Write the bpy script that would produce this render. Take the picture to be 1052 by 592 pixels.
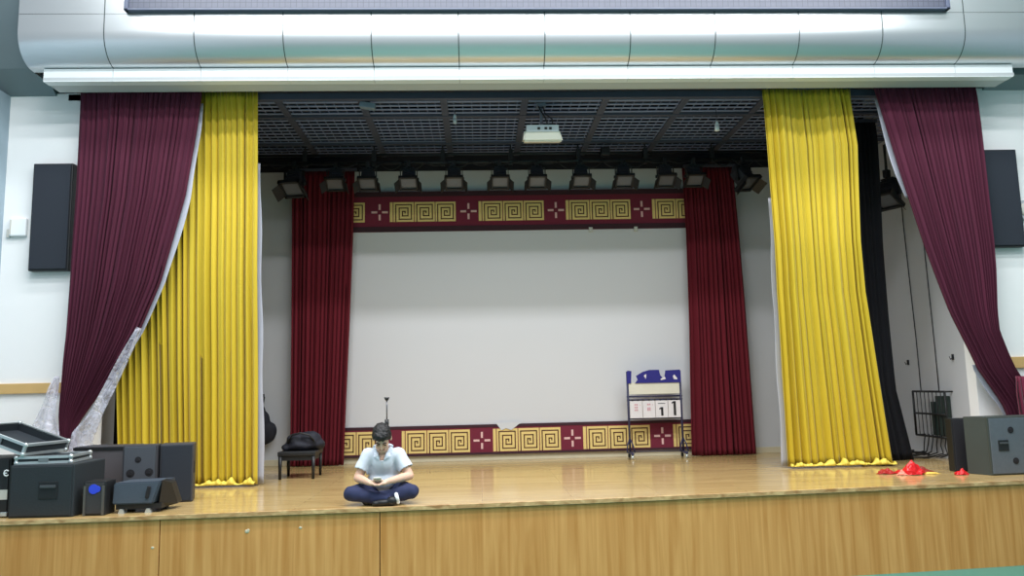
import bpy, bmesh, math, random
from mathutils import Vector, Matrix, noise
random.seed(7)
PI = math.pi
SC = bpy.context.scene
COL = SC.collection
for o in list(bpy.data.objects):
    bpy.data.objects.remove(o)

# ------------------------------------------------------------------ camera
STAGE = 0.95          # top of the stage floor
HALL = 0.08           # hall floor
yaw, pitch, roll = math.radians(2.5), math.radians(7.2), math.radians(1.3)
fw = Vector((math.sin(yaw) * math.cos(pitch), math.cos(yaw) * math.cos(pitch), math.sin(pitch)))
r0 = Vector((math.cos(yaw), -math.sin(yaw), 0))
u0 = r0.cross(fw)
rt = math.cos(roll) * r0 - math.sin(roll) * u0
up = math.sin(roll) * r0 + math.cos(roll) * u0
cam_d = bpy.data.cameras.new('camera')
cam = bpy.data.objects.new('camera', cam_d)
COL.objects.link(cam)
cam_d.sensor_width = 36
cam_d.lens = 36 * 790 / 1052
cam_d.clip_end = 200
M = Matrix((rt, up, -fw)).transposed().to_4x4()
M.translation = Vector((0, 0, 2.08))
cam.matrix_world = M
SC.camera = cam

# ------------------------------------------------------------------ light
SC.view_settings.view_transform = 'Standard'
SC.view_settings.look = 'None'
SC.view_settings.gamma = 1
SC.view_settings.use_curve_mapping = False
SC.view_settings.exposure = 0.5
SC.cycles.max_bounces = 8
SC.cycles.diffuse_bounces = 4
SC.cycles.use_denoising = True
SC.cycles.sample_clamp_indirect = 6

world = bpy.data.worlds.new('world')
SC.world = world
world.use_nodes = True
bg = world.node_tree.nodes['Background']
bg.inputs[0].default_value = (0.80, 0.91, 1.0, 1)
bg.inputs[1].default_value = 0.28

def area(name, loc, sx, sy, power, col=(0.96, 0.97, 1.0)):
    d = bpy.data.lights.new(name, 'AREA')
    d.shape = 'RECTANGLE'
    d.size, d.size_y, d.energy, d.color = sx, sy, power, col
    o = bpy.data.objects.new(name, d)
    COL.objects.link(o)
    o.location = loc
    return o
# rows of ceiling luminaires in the hall
for n, (y, p) in enumerate([(7.45, 300), (6.0, 340), (4.3, 330), (1.2, 190), (-2.2, 110), (-6.0, 60)]):
    area('hall_light_row', (0.8, y, 7.95), 11.5, 0.3, p)

# ------------------------------------------------------------------ materials
def lin(c):
    def f(v):
        v /= 255.0
        return v / 12.92 if v <= 0.04045 else ((v + 0.055) / 1.055) ** 2.4
    return (f(c[0]), f(c[1]), f(c[2]), 1)

MATS = {}
def mat(name, col, rough=0.6, metal=0.0, var=0.08, scale=6.0, bump=0.0, sheen=0.0, stretch=(1, 1, 1), spec=0.5,
        trans=0.0, alpha=1.0):
    if name in MATS:
        return MATS[name]
    m = bpy.data.materials.new(name)
    m.use_nodes = True
    nt = m.node_tree
    b = nt.nodes['Principled BSDF']
    tc = nt.nodes.new('ShaderNodeTexCoord')
    mp = nt.nodes.new('ShaderNodeMapping')
    mp.inputs['Scale'].default_value = stretch
    nz = nt.nodes.new('ShaderNodeTexNoise')
    nz.inputs['Scale'].default_value = scale
    nz.inputs['Detail'].default_value = 4
    nt.links.new(tc.outputs['Object'], mp.inputs[0])
    nt.links.new(mp.outputs[0], nz.inputs[0])
    mx = nt.nodes.new('ShaderNodeMix')
    mx.data_type = 'RGBA'
    c = lin(col)
    mx.inputs[6].default_value = (c[0] * (1 - var), c[1] * (1 - var), c[2] * (1 - var), 1)
    mx.inputs[7].default_value = (min(1, c[0] * (1 + var)), min(1, c[1] * (1 + var)), min(1, c[2] * (1 + var)), 1)
    nt.links.new(nz.outputs[0], mx.inputs[0])
    nt.links.new(mx.outputs[2], b.inputs['Base Color'])
    b.inputs['Roughness'].default_value = rough
    b.inputs['Metallic'].default_value = metal
    b.inputs['Specular IOR Level'].default_value = spec
    b.inputs['Sheen Weight'].default_value = sheen
    b.inputs['Transmission Weight'].default_value = trans
    b.inputs['Alpha'].default_value = alpha
    if bump:
        bp = nt.nodes.new('ShaderNodeBump')
        bp.inputs['Strength'].default_value = bump
        bp.inputs['Distance'].default_value = 0.01
        nt.links.new(nz.outputs[0], bp.inputs['Height'])
        nt.links.new(bp.outputs[0], b.inputs['Normal'])
    MATS[name] = m
    return m

def wood_mat(name, c1, c2, rough, brick=None, stretch=(1, 1, 1), scale=3.0):
    m = bpy.data.materials.new(name)
    m.use_nodes = True
    nt = m.node_tree
    b = nt.nodes['Principled BSDF']
    tc = nt.nodes.new('ShaderNodeTexCoord')
    mp = nt.nodes.new('ShaderNodeMapping')
    mp.inputs['Scale'].default_value = stretch
    nt.links.new(tc.outputs['Object'], mp.inputs[0])
    nz = nt.nodes.new('ShaderNodeTexNoise')
    nz.inputs['Scale'].default_value = scale
    nz.inputs['Detail'].default_value = 6
    nz.inputs['Distortion'].default_value = 0.6
    nt.links.new(mp.outputs[0], nz.inputs[0])
    cr = nt.nodes.new('ShaderNodeValToRGB')
    cr.color_ramp.elements[0].position = 0.32
    cr.color_ramp.elements[1].position = 0.68
    cr.color_ramp.elements[0].color = lin(c1)
    cr.color_ramp.elements[1].color = lin(c2)
    nt.links.new(nz.outputs[0], cr.inputs[0])
    out = cr.outputs[0]
    if brick:
        br = nt.nodes.new('ShaderNodeTexBrick')
        br.inputs['Scale'].default_value = 1
        br.inputs['Brick Width'].default_value = brick[0]
        br.inputs['Row Height'].default_value = brick[1]
        br.inputs['Mortar Size'].default_value = 0.0025
        br.inputs['Color1'].default_value = (1, 1, 1, 1)
        br.inputs['Color2'].default_value = (0.86, 0.84, 0.80, 1)
        br.inputs['Mortar'].default_value = (0.62, 0.56, 0.48, 1)
        nt.links.new(tc.outputs['Object'], br.inputs[0])
        mx = nt.nodes.new('ShaderNodeMix')
        mx.data_type = 'RGBA'
        mx.blend_type = 'MULTIPLY'
        mx.inputs[0].default_value = 1
        nt.links.new(out, mx.inputs[6])
        nt.links.new(br.outputs[0], mx.inputs[7])
        out = mx.outputs[2]
    nt.links.new(out, b.inputs['Base Color'])
    b.inputs['Roughness'].default_value = rough
    MATS[name] = m
    return m

WHITE = mat('white_wall_paint', (242, 242, 242), 0.75, var=0.015)
GREYWALL = mat('grey_stage_wall_paint', (204, 206, 210), 0.8, var=0.04, scale=2)
SIDEPAINT = mat('hall_side_paint', (150, 168, 180), 0.8, var=0.03)
SOFFIT = mat('soffit_paint', (196, 200, 202), 0.7, var=0.02)
DARKVOID = mat('black_painted_void', (26, 27, 36), 0.9)
GREEN = mat('green_sports_floor', (70, 132, 118), 0.4, var=0.05)
FLOORW = wood_mat('lacquered_stage_boards', (188, 158, 104), (208, 180, 126), 0.16, brick=(1.8, 0.11), stretch=(0.6, 9, 1))
FRONTW = wood_mat('honey_wood_veneer', (198, 134, 66), (226, 166, 98), 0.45, stretch=(7, 7, 0.3), scale=2.2)
EDGEW = wood_mat('worn_stage_edge_wood', (166, 122, 76), (220, 186, 134), 0.4, stretch=(3, 3, 8))
LEDGEW = mat('light_wood_ledge', (206, 170, 110), 0.5)
CREAM = mat('cream_skirting_paint', (214, 204, 176), 0.6)
ALU = mat('white_aluminium_panel', (206, 211, 214), 0.3, metal=0.8, var=0.01, scale=2)
STRIPW = mat('white_strip_paint', (240, 244, 246), 0.4, var=0.01)
SEAM = mat('dark_panel_joint', (70, 84, 84), 0.7)
GRILLE = mat('dark_grey_grille_metal', (132, 142, 176), 0.5, metal=0.0)
RUNNER = mat('charcoal_ceiling_runner', (74, 77, 94), 0.6)
MAROON = mat('maroon_velvet', (72, 12, 40), 0.9, var=0.22, scale=2, sheen=0.0, stretch=(6, 6, 0.4))
REDV = mat('dark_red_velvet', (108, 16, 34), 0.9, var=0.15, scale=3, sheen=0.0, stretch=(6, 6, 0.4))
YELLOW = mat('yellow_satin', (204, 178, 38), 0.65, var=0.06, scale=3, sheen=0.15, stretch=(6, 6, 0.4))
YHEM = mat('pale_yellow_hem', (232, 208, 84), 0.6)
LINING = mat('white_curtain_lining', (176, 178, 190), 0.7)
BLACKC = mat('black_drape_cloth', (22, 23, 30), 0.95)
SCREEN = mat('matt_white_screen', (216, 217, 221), 0.8, var=0.012, scale=1.2)
BANNER = mat('maroon_banner_cloth', (118, 34, 56), 0.85, var=0.1, scale=14)
BANDARK = mat('dark_banner_edge', (62, 34, 44), 0.85)
FRET = mat('gold_fret_print', (236, 208, 132), 0.7, var=0.05, scale=20)
FRETLINE = mat('brown_fret_line', (86, 44, 34), 0.8)
CROSS = mat('pale_pink_cross_print', (232, 190, 186), 0.7)
BLK = mat('black_painted_metal', (26, 27, 30), 0.5)
BLKP = mat('black_speaker_coating', (38, 44, 49), 0.7, var=0.12, scale=60, bump=0.15)
GREYCAB = mat('worn_grey_speaker_coating', (88, 96, 104), 0.7, var=0.12, scale=25)
CABSIDE = mat('dark_cabinet_laminate', (58, 58, 64), 0.55)
GRILLCLOTH = mat('black_speaker_cloth', (34, 40, 50), 0.85, var=0.15, scale=150)
SILVER = mat('silver_aluminium_edging', (206, 214, 216), 0.3, metal=0.6)
LENS = mat('grey_lamp_lens', (100, 103, 112), 0.25, spec=0.8)
LAMPBODY = mat('charcoal_lamp_housing', (48, 49, 56), 0.5)
PROJ = mat('cream_projector_plastic', (230, 228, 214), 0.45)
PROJB = mat('projector_back_plastic', (206, 214, 224), 0.45)
BLUEC = mat('blue_printed_cloth', (38, 36, 128), 0.7)
BLUEF = mat('navy_painted_frame', (48, 48, 82), 0.45)
CARD = mat('white_number_card', (232, 228, 232), 0.6)
PINK = mat('faded_red_print', (214, 168, 178), 0.7)
INK = mat('black_number_ink', (24, 22, 28), 0.7)
SKIN = mat('skin', (226, 184, 160), 0.55, var=0.04, scale=15)
SKIN.node_tree.nodes['Principled BSDF'].inputs['Subsurface Weight'].default_value = 0.08
HAIR = mat('black_hair', (22, 20, 22), 0.6, var=0.3, scale=60, bump=0.6)
SHIRT = mat('pale_blue_polo_cotton', (214, 222, 234), 0.85, var=0.05, scale=8)
TROUS = mat('navy_trouser_cotton', (38, 45, 80), 0.85, var=0.12, scale=10)
SHOE = mat('black_shoe_leather', (20, 20, 24), 0.5)
SOCK = mat('white_sock_cotton', (232, 234, 238), 0.9)
REDP = mat('red_plastic_film', (214, 28, 34), 0.35, var=0.2, scale=18)
YELP = mat('yellow_ribbon', (246, 206, 96), 0.5)
NAVYBAG = mat('navy_black_nylon', (26, 28, 40), 0.75, var=0.2, scale=12)
BLUEST = mat('bright_blue_sticker', (50, 74, 220), 0.5)
LIPS = mat('lip_skin', (176, 106, 100), 0.6)
BEIGEP = mat('beige_plastic_cap', (206, 204, 196), 0.5)

def plastic_mat():
    m = bpy.data.materials.new('clear_crinkled_plastic')
    m.use_nodes = True
    nt = m.node_tree
    b = nt.nodes['Principled BSDF']
    b.inputs['Base Color'].default_value = lin((226, 226, 240))
    b.inputs['Roughness'].default_value = 0.22
    b.inputs['Specular IOR Level'].default_value = 0.8
    tc = nt.nodes.new('ShaderNodeTexCoord')
    nz = nt.nodes.new('ShaderNodeTexNoise')
    nz.inputs['Scale'].default_value = 9
    nz.inputs['Detail'].default_value = 5
    nz.inputs['Distortion'].default_value = 1.5
    nt.links.new(tc.outputs['Object'], nz.inputs[0])
    cr = nt.nodes.new('ShaderNodeValToRGB')
    cr.color_ramp.elements[0].position = 0.35
    cr.color_ramp.elements[0].color = (0.2, 0.2, 0.2, 1)
    cr.color_ramp.elements[1].position = 0.7
    cr.color_ramp.elements[1].color = (0.66, 0.66, 0.66, 1)
    nt.links.new(nz.outputs[0], cr.inputs[0])
    nt.links.new(cr.outputs[0], b.inputs['Alpha'])
    bp = nt.nodes.new('ShaderNodeBump')
    bp.inputs['Strength'].default_value = 0.8
    bp.inputs['Distance'].default_value = 0.03
    nt.links.new(nz.outputs[0], bp.inputs['Height'])
    nt.links.new(bp.outputs[0], b.inputs['Normal'])
    return m
PLASTIC = plastic_mat()

def led_mat():
    m = bpy.data.materials.new('unlit_led_matrix')
    m.use_nodes = True
    nt = m.node_tree
    b = nt.nodes['Principled BSDF']
    tc = nt.nodes.new('ShaderNodeTexCoord')
    br = nt.nodes.new('ShaderNodeTexBrick')
    br.offset = 0
    br.inputs['Scale'].default_value = 1
    br.inputs['Brick Width'].default_value = 0.064
    br.inputs['Row Height'].default_value = 0.064
    br.inputs['Mortar Size'].default_value = 0.004
    br.inputs['Color1'].default_value = lin((74, 79, 94))
    br.inputs['Color2'].default_value = lin((70, 75, 90))
    br.inputs['Mortar'].default_value = lin((50, 54, 66))
    mp = nt.nodes.new('ShaderNodeMapping')
    mp.inputs['Rotation'].default_value = (PI / 2, 0, 0)
    nt.links.new(tc.outputs['Object'], mp.inputs[0])
    nt.links.new(mp.outputs[0], br.inputs[0])
    nt.links.new(br.outputs[0], b.inputs['Base Color'])
    b.inputs['Roughness'].default_value = 0.4
    return m
LED = led_mat()

# ------------------------------------------------------------------ mesh helpers
def BM():
    return bmesh.new()

def box(bm, c, s, rot=None, bev=0.0, mi=0):
    t = BM()
    bmesh.ops.create_cube(t, size=1)
    bmesh.ops.scale(t, vec=s, verts=t.verts)
    if bev:
        bmesh.ops.bevel(t, geom=t.edges[:], offset=bev, segments=2, affect='EDGES', profile=0.6)
    if rot is not None:
        bmesh.ops.rotate(t, matrix=rot if isinstance(rot, Matrix) else Matrix.Rotation(rot, 3, 'Z'), verts=t.verts)
    bmesh.ops.translate(t, vec=c, verts=t.verts)
    merge(bm, t, mi)

def merge(bm, t, mi=0):
    vm = {}
    for v in t.verts:
        vm[v] = bm.verts.new(v.co)
    for f in t.faces:
        try:
            nf = bm.faces.new([vm[v] for v in f.verts])
            nf.material_index = mi
            nf.smooth = f.smooth
        except ValueError:
            pass
    t.free()

def box2(bm, a, b, bev=0.0, mi=0):
    a, b = Vector(a), Vector(b)
    box(bm, (a + b) / 2, [abs(v) for v in (b - a)], bev=bev, mi=mi)

def cone(bm, p, q, r1, r2=None, seg=10, mi=0, caps=True):
    p, q = Vector(p), Vector(q)
    r2 = r1 if r2 is None else r2
    d = (q - p)
    if d.length < 1e-6:
        return
    z = d.normalized()
    x = z.orthogonal().normalized()
    y = z.cross(x)
    A, B = [], []
    for i in range(seg):
        a = 2 * PI * i / seg
        w = x * math.cos(a) + y * math.sin(a)
        A.append(bm.verts.new(p + w * r1))
        B.append(bm.verts.new(q + w * r2))
    for i in range(seg):
        f = bm.faces.new((A[i], A[(i + 1) % seg], B[(i + 1) % seg], B[i]))
        f.material_index = mi
        f.smooth = True
    if caps:
        bm.faces.new(A[::-1]).material_index = mi
        bm.faces.new(B).material_index = mi

def tube(bm, pts, r, seg=8, mi=0):
    pts = [Vector(p) for p in pts]
    rings = []
    for i, p in enumerate(pts):
        d = pts[min(i + 1, len(pts) - 1)] - pts[max(i - 1, 0)]
        z = d.normalized()
        x = z.cross(Vector((0.123, 0.2, 0.97))).normalized()
        y = z.cross(x)
        rings.append([bm.verts.new(p + (x * math.cos(2 * PI * k / seg) + y * math.sin(2 * PI * k / seg)) * r) for k in range(seg)])
    for a, b in zip(rings, rings[1:]):
        for k in range(seg):
            f = bm.faces.new((a[k], a[(k + 1) % seg], b[(k + 1) % seg], b[k]))
            f.smooth = True
            f.material_index = mi
    bm.faces.new(rings[0][::-1]).material_index = mi
    bm.faces.new(rings[-1]).material_index = mi

def ball(bm, c, r, rot=None, seg=20, mi=0):
    t = BM()
    bmesh.ops.create_uvsphere(t, u_segments=seg, v_segments=max(6, seg * 2 // 3), radius=1)
    r = (r, r, r) if isinstance(r, (int, float)) else r
    bmesh.ops.scale(t, vec=r, verts=t.verts)
    if rot is not None:
        bmesh.ops.rotate(t, matrix=rot, verts=t.verts)
    bmesh.ops.translate(t, vec=c, verts=t.verts)
    for f in t.faces:
        f.smooth = True
    merge(bm, t, mi)

def prism(bm, pts, d, mi=0):
    """pts: 3-D polygon, d: extrusion vector"""
    d = Vector(d)
    a = [bm.verts.new(Vector(p)) for p in pts]
    b = [bm.verts.new(Vector(p) + d) for p in pts]
    n = len(a)
    bm.faces.new(a[::-1]).material_index = mi
    bm.faces.new(b).material_index = mi
    for i in range(n):
        bm.faces.new((a[i], a[(i + 1) % n], b[(i + 1) % n], b[i])).material_index = mi

def strip_sweep(bm, prof, x0, x1, mi=0, smooth=True):
    """profile (y,z) polyline extruded along X (open surface)"""
    A = [bm.verts.new((x0, y, z)) for y, z in prof]
    B = [bm.verts.new((x1, y, z)) for y, z in prof]
    for i in range(len(prof) - 1):
        f = bm.faces.new((A[i], A[i + 1], B[i + 1], B[i]))
        f.material_index = mi
        f.smooth = smooth

def obj(name, bm, m, parent=None, smooth=False, label=None, recalc=True):
    if recalc:
        bmesh.ops.recalc_face_normals(bm, faces=bm.faces)
    me = bpy.data.meshes.new(name)
    bm.to_mesh(me)
    bm.free()
    for mm in (m if isinstance(m, (list, tuple)) else [m]):
        me.materials.append(mm)
    if smooth:
        for p in me.polygons:
            p.use_smooth = True
    o = bpy.data.objects.new(name, me)
    COL.objects.link(o)
    if parent is not None:
        o.parent = parent
        o.matrix_parent_inverse = Matrix.Translation(-parent.location) if not parent.rotation_euler[2] else Matrix.Identity(4)
    if label:
        o['label'] = label
    return o

def tag(o, label, cat, group=None):
    o['label'], o['category'] = label, cat
    if group:
        o['group'] = group
    return o

def thing(name, label, cat, loc=(0, 0, 0), group=None):
    """Empty at the thing's base; parts are given in world coordinates"""
    o = bpy.data.objects.new(name, None)
    COL.objects.link(o)
    o.location = loc
    o.empty_display_size = 0.1
    return tag(o, label, cat, group)

def struct(name, bm, m, parent=None, smooth=False):
    o = obj(name, bm, m, parent, smooth)
    if parent is None:
        o['kind'] = 'structure'
    return o

def remesh(bm, voxel, smooth=3):
    """fuse overlapping closed shapes into one continuous skin"""
    me = bpy.data.meshes.new('tmp')
    bmesh.ops.recalc_face_normals(bm, faces=bm.faces)
    bm.to_mesh(me)
    bm.free()
    o = bpy.data.objects.new('tmp', me)
    COL.objects.link(o)
    md = o.modifiers.new('r', 'REMESH')
    md.mode = 'VOXEL'
    md.voxel_size = voxel
    md.use_smooth_shade = True
    if smooth:
        s = o.modifiers.new('s', 'SMOOTH')
        s.iterations = smooth
        s.factor = 0.5
    dg = bpy.context.evaluated_depsgraph_get()
    ev = o.evaluated_get(dg)
    out = bpy.data.meshes.new_from_object(ev)
    bpy.data.objects.remove(o)
    b = BM()
    b.from_mesh(out)
    bpy.data.meshes.remove(out)
    return b

def limb(bm, pts, seg=14):
    """chain of (point, radius): tapered capsules"""
    for (p, r), (q, s) in zip(pts, pts[1:]):
        cone(bm, p, q, r, s, seg)
    for p, r in pts:
        ball(bm, p, r, seg=seg)

# ------------------------------------------------------------------ setting: hall
XL, XR = -5.05, 6.38           # stage side walls
YW = 9.40                      # front wall of the hall (proscenium)
YB = 11.98                     # back wall of the stage
ZC = 5.74                      # ceiling over the stage
b = BM(); box2(b, (-9, -8, HALL - 0.1), (10.5, 8.6, HALL)); struct('floor', b, GREEN)

EDGE = [(-9.5, 7.40), (-7, 7.42), (-4.6, 7.42), (-3.0, 7.49), (-1.0, 7.58), (1.0, 7.70), (3.0, 7.88), (5.0, 8.07), (7.0, 8.28), (10.5, 8.66)]
def edge_y(x):
    for (a, ya), (c, yc) in zip(EDGE, EDGE[1:]):
        if a <= x <= c:
            return ya + (yc - ya) * (x - a) / (c - a)
    return EDGE[-1][1]
b = BM()
prism(b, [(x, y, STAGE - 0.04) for x, y in EDGE] + [(10.5, 12.1, STAGE - 0.04), (-9.5, 12.1, STAGE - 0.04)], (0, 0, 0.04))
struct('floor_stage', b, FLOORW)
# wooden apron below the edge, split into boards by thin open joints
b = BM()
seams = [-9.5, -6.9, -3.0, -0.98, 10.5]
for x0, x1 in zip(seams, seams[1:]):
    xs = [x0 + 0.005] + [x for x, _ in EDGE if x0 + 0.02 < x < x1 - 0.02] + [x1 - 0.005]
    pts = [(x, edge_y(x) + 0.015, HALL) for x in xs] + [(x, edge_y(x) + 0.07, HALL) for x in xs[::-1]]
    prism(b, pts, (0, 0, STAGE - 0.045 - HALL))
struct('wall_stage_front', b, FRONTW)
b = BM()
xs = [x for x, _ in EDGE]
prism(b, [(x, edge_y(x) + 0.075, HALL) for x in xs] + [(x, edge_y(x) + 0.1, HALL) for x in xs[::-1]], (0, 0, STAGE - 0.05 - HALL))
struct('wall_stage_backing', b, DARKVOID)
# nosing along the edge
b = BM()
prism(b, [(x, edge_y(x) - 0.012, STAGE - 0.035) for x in xs] + [(x, edge_y(x) + 0.03, STAGE - 0.035) for x in xs[::-1]], (0, 0, 0.037))
struct('trim_stage_edge', b, EDGEW)

# front walls of the hall left and right of the opening
b = BM(); box2(b, (-5.75, YW, STAGE), (-4.56, YW + 0.18, 5.8)); struct('wall_left', b, WHITE)
b = BM(); box2(b, (6.17, YW, STAGE), (10.5, YW + 0.18, 5.8)); struct('wall_right', b, WHITE)
b = BM(); box2(b, (-5.9, -8, HALL), (-5.75, YW + 0.18, 5.77)); struct('wall_hall_left', b, SIDEPAINT)
b = BM(); box2(b, (10.5, -8, HALL), (10.65, YW + 0.18, 8.2)); struct('wall_hall_right', b, SIDEPAINT)
b = BM(); box2(b, (-5.75, YW - 0.035, 2.11), (-4.9, YW, 2.23), bev=0.006); struct('trim_left', b, LEDGEW)
b = BM(); box2(b, (XR + 0.2, YW - 0.035, 2.15), (10.5, YW, 2.29), bev=0.006); struct('trim_right', b, LEDGEW)
# ceiling of the hall, low soffits at both sides
b = BM(); box2(b, (-5.9, -8, 8.05), (10.65, 8.9, 8.2)); struct('ceiling', b, WHITE)
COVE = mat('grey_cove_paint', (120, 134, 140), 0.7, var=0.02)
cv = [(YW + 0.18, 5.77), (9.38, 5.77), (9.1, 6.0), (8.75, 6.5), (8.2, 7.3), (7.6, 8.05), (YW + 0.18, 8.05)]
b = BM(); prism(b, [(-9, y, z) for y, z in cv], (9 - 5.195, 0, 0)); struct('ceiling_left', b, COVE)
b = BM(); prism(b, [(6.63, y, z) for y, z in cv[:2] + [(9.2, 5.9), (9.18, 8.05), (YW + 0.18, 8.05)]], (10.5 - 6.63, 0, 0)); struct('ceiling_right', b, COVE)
b = BM(); box2(b, (-5.03, 8.80, 5.72), (6.63, 9.16, 5.76)); struct('ceiling_proscenium', b, SOFFIT)

# curved fascia over the stage: aluminium panels, one sheet per bay, open joints
prof = [(8.90, 5.865)] + [(8.54 + 0.30 * (1 - math.cos(a)) , 6.22 - 0.35 * math.sin(a)) for a in [PI / 2 * k / 12 for k in range(12, -1, -1)]] + [(8.54, 6.41)]
prof2 = [(8.54, 6.415), (8.54, 8.05)]
b = BM()
sm = [-5.20] + [-4.235 + 1.0125 * k for k in range(12)] + [7.6]
g = 0.006
for x0, x1 in zip(sm, sm[1:]):
    strip_sweep(b, prof, x0 + g, x1 - g)
    strip_sweep(b, prof2, x0 + g, x1 - g, smooth=False)
# joint backing
pb = [(y + 0.012, z) for y, z in prof] + [(8.552, 8.05)]
strip_sweep(b, pb, -5.19, 7.6, mi=1)
# end cap on the left
e = [b.verts.new((-5.195, y, z)) for y, z in prof] + [b.verts.new((-5.195, 8.54, 8.05)), b.verts.new((-5.195, 9.16, 8.05)), b.verts.new((-5.195, 9.16, 5.865))]
b.faces.new(e)
struct('wall_fascia', b, [ALU, SEAM])
b = BM()
sx = [-5.03] + [-4.235 + 1.0125 * k for k in range(11)] + [6.62]
for x0, x1 in zip(sx, sx[1:]):
    box2(b, (x0 + 0.003, 8.80, 5.71), (x1 - 0.003, 8.92, 5.865))
struct('trim_fascia_strip', b, STRIPW)

# ------------------------------------------------------------------ setting: stage box
b = BM(); box2(b, (XL - 0.15, YW + 0.18, STAGE - 0.04), (XL, YB + 0.15, 6.6)); struct('wall_stage_left', b, GREYWALL)
b = BM(); box2(b, (XR, YW + 0.18, STAGE - 0.04), (XR + 0.15, YB + 0.15, 6.6)); struct('wall_stage_right', b, GREYWALL)
b = BM(); box2(b, (XL - 0.15, YB, STAGE - 0.04), (XR + 0.15, YB + 0.15, 6.6)); struct('wall_back', b, GREYWALL)
b = BM(); box2(b, (XL - 0.15, 8.6, 6.6), (XR + 0.15, YB + 0.15, 6.7)); struct('ceiling_plenum', b, mat('grey_plenum_slab', (112, 114, 132), 0.9))
b = BM(); box2(b, (-4.74, 9.10, 5.765), (6.38, 9.16, 6.6)); box2(b, (XL, YB - 0.02, 5.50), (XR, YB, 6.6)); struct('trim_back_beam', b, DARKVOID)
b = BM(); box2(b, (XL, YB - 0.02, STAGE), (XR, YB, STAGE + 0.09), bev=0.004); struct('baseboard_back', b, CREAM)
b = BM(); box2(b, (XR - 0.015, YW + 0.3, STAGE), (XR, YB - 0.02, STAGE + 0.09)); struct('baseboard_right', b, GREYWALL)

# open-cell metal ceiling over the stage
b = BM()
y0, y1 = 9.47, 11.92
n = 18
for i in range(n + 1):
    y = y0 + (y1 - y0) * i / n
    box2(b, (XL, y - 0.026, ZC), (XR, y + 0.026, ZC + 0.006))
nx = 96
for i in range(nx + 1):
    x = XL + (XR - XL) * i / nx
    box2(b, (x - 0.004, y0, ZC + 0.006), (x + 0.004, y1, ZC + 0.014))
struct('ceiling_grille', b, GRILLE)
b = BM()
for y in (9.44, 10.10, 11.28):
    box2(b, (XL, y - 0.04, ZC - 0.03), (XR, y + 0.04, ZC + 0.05))
for k in range(-3, 5):
    x = 0.64 + 1.03 * k + (0.02 * k)
    box2(b, (x - 0.045, y0, ZC - 0.022), (x + 0.045, y1, ZC + 0.05))
struct('trim_grille_runners', b, RUNNER)

# ------------------------------------------------------------------ LED display in the fascia
t = thing('led_display', 'long grey unlit LED display set in the white fascia above the stage', 'display', (0.85, 8.5, 6.42))
b = BM()
xa, xb, za, zb = -3.99, 5.69, 6.425, 7.7
for A, B in (((xa, 8.47, za), (xb, 8.535, za + 0.022)), ((xa, 8.47, zb - 0.05), (xb, 8.535, zb)), ((xa, 8.47, za), (xa + 0.045, 8.535, zb)), ((xb - 0.045, 8.47, za), (xb, 8.535, zb))):
    box2(b, A, B, bev=0.004)
obj('frame', b, mat('dark_grey_display_frame', (76, 84, 104), 0.4), t)
b = BM(); box2(b, (xa + 0.04, 8.495, za + 0.02), (xb - 0.04, 8.53, zb - 0.04)); obj('screen', b, LED, t)

# ------------------------------------------------------------------ curtains
def interp(rows, z):
    if z >= rows[0][0]:
        return rows[0][1:]
    for a, c in zip(rows, rows[1:]):
        if c[0] <= z <= a[0]:
            f = (a[0] - z) / (a[0] - c[0])
            return tuple(a[i] + (c[i] - a[i]) * f for i in range(1, len(a)))
    return rows[-1][1:]

def drape_bm(rows, folds, amp, seed, nz=46, per=9, hem=0.0, bottom=0.0):
    """rows: (z, y, xl, xr). Pleated cloth."""
    rnd = random.Random(seed)
    jit = [rnd.uniform(-0.35, 0.35) for _ in range(folds + 2)]
    am = [rnd.uniform(0.45, 1.0) for _ in range(folds + 2)]
    nu = folds * per
    b = BM()
    grid = []
    w0 = rows[0][3] - rows[0][2]
    for j in range(nz + 1):
        f = j / nz
        z = rows[0][0] + (rows[-1][0] - rows[0][0]) * f
        y, xl, xr = interp(rows, z)
        comp = max(0.15, min(1.15, (xr - xl) / w0))
        row = []
        for i in range(nu + 1):
            u = i / nu
            k = u * folds
            ki = int(k)
            fr = k - ki
            ja = jit[ki] * (1 - fr) + jit[ki + 1] * fr
            aa = am[ki] * (1 - fr) + am[ki + 1] * fr
            ph = 2 * PI * (k + ja)
            s = math.sin(ph)
            head = min(1, f / 0.05)
            grow = (0.25 + 0.75 * head) * (0.75 + 0.35 * f)
            d = amp * aa * grow * (s + 0.30 * math.sin(2.3 * ph + seed) * head)
            d += 0.8 * amp * noise.noise(Vector((u * folds * 0.22, z * 0.5, seed)))
            d += 0.012 * (1 - head) * math.sin(2 * PI * folds * 2.2 * u)
            x = xl + (xr - xl) * u + 0.35 * amp * comp * grow * math.sin(2 * ph) * 0.5 * (1 if 0 < i < nu else 0)
            if hem and z < rows[-1][0] + hem:
                q = 1 - (z - rows[-1][0]) / hem
                d -= 0.05 * q + 0.05 * q * abs(noise.noise(Vector((u * folds * 1.3, 3, seed))))
            zz = z + (bottom * noise.noise(Vector((u * folds * 0.8, 9, seed))) if j == nz else 0)
            row.append(b.verts.new((x, y + d, zz)))
        grid.append(row)
    for j in range(nz):
        for i in range(nu):
            fc = b.faces.new((grid[j][i], grid[j][i + 1], grid[j + 1][i + 1], grid[j + 1][i]))
            fc.smooth = True
    return b

def solid(o, th=0.006):
    md = o.modifiers.new('thickness', 'SOLIDIFY')
    md.thickness = th
    md.offset = 0
    return o

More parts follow.
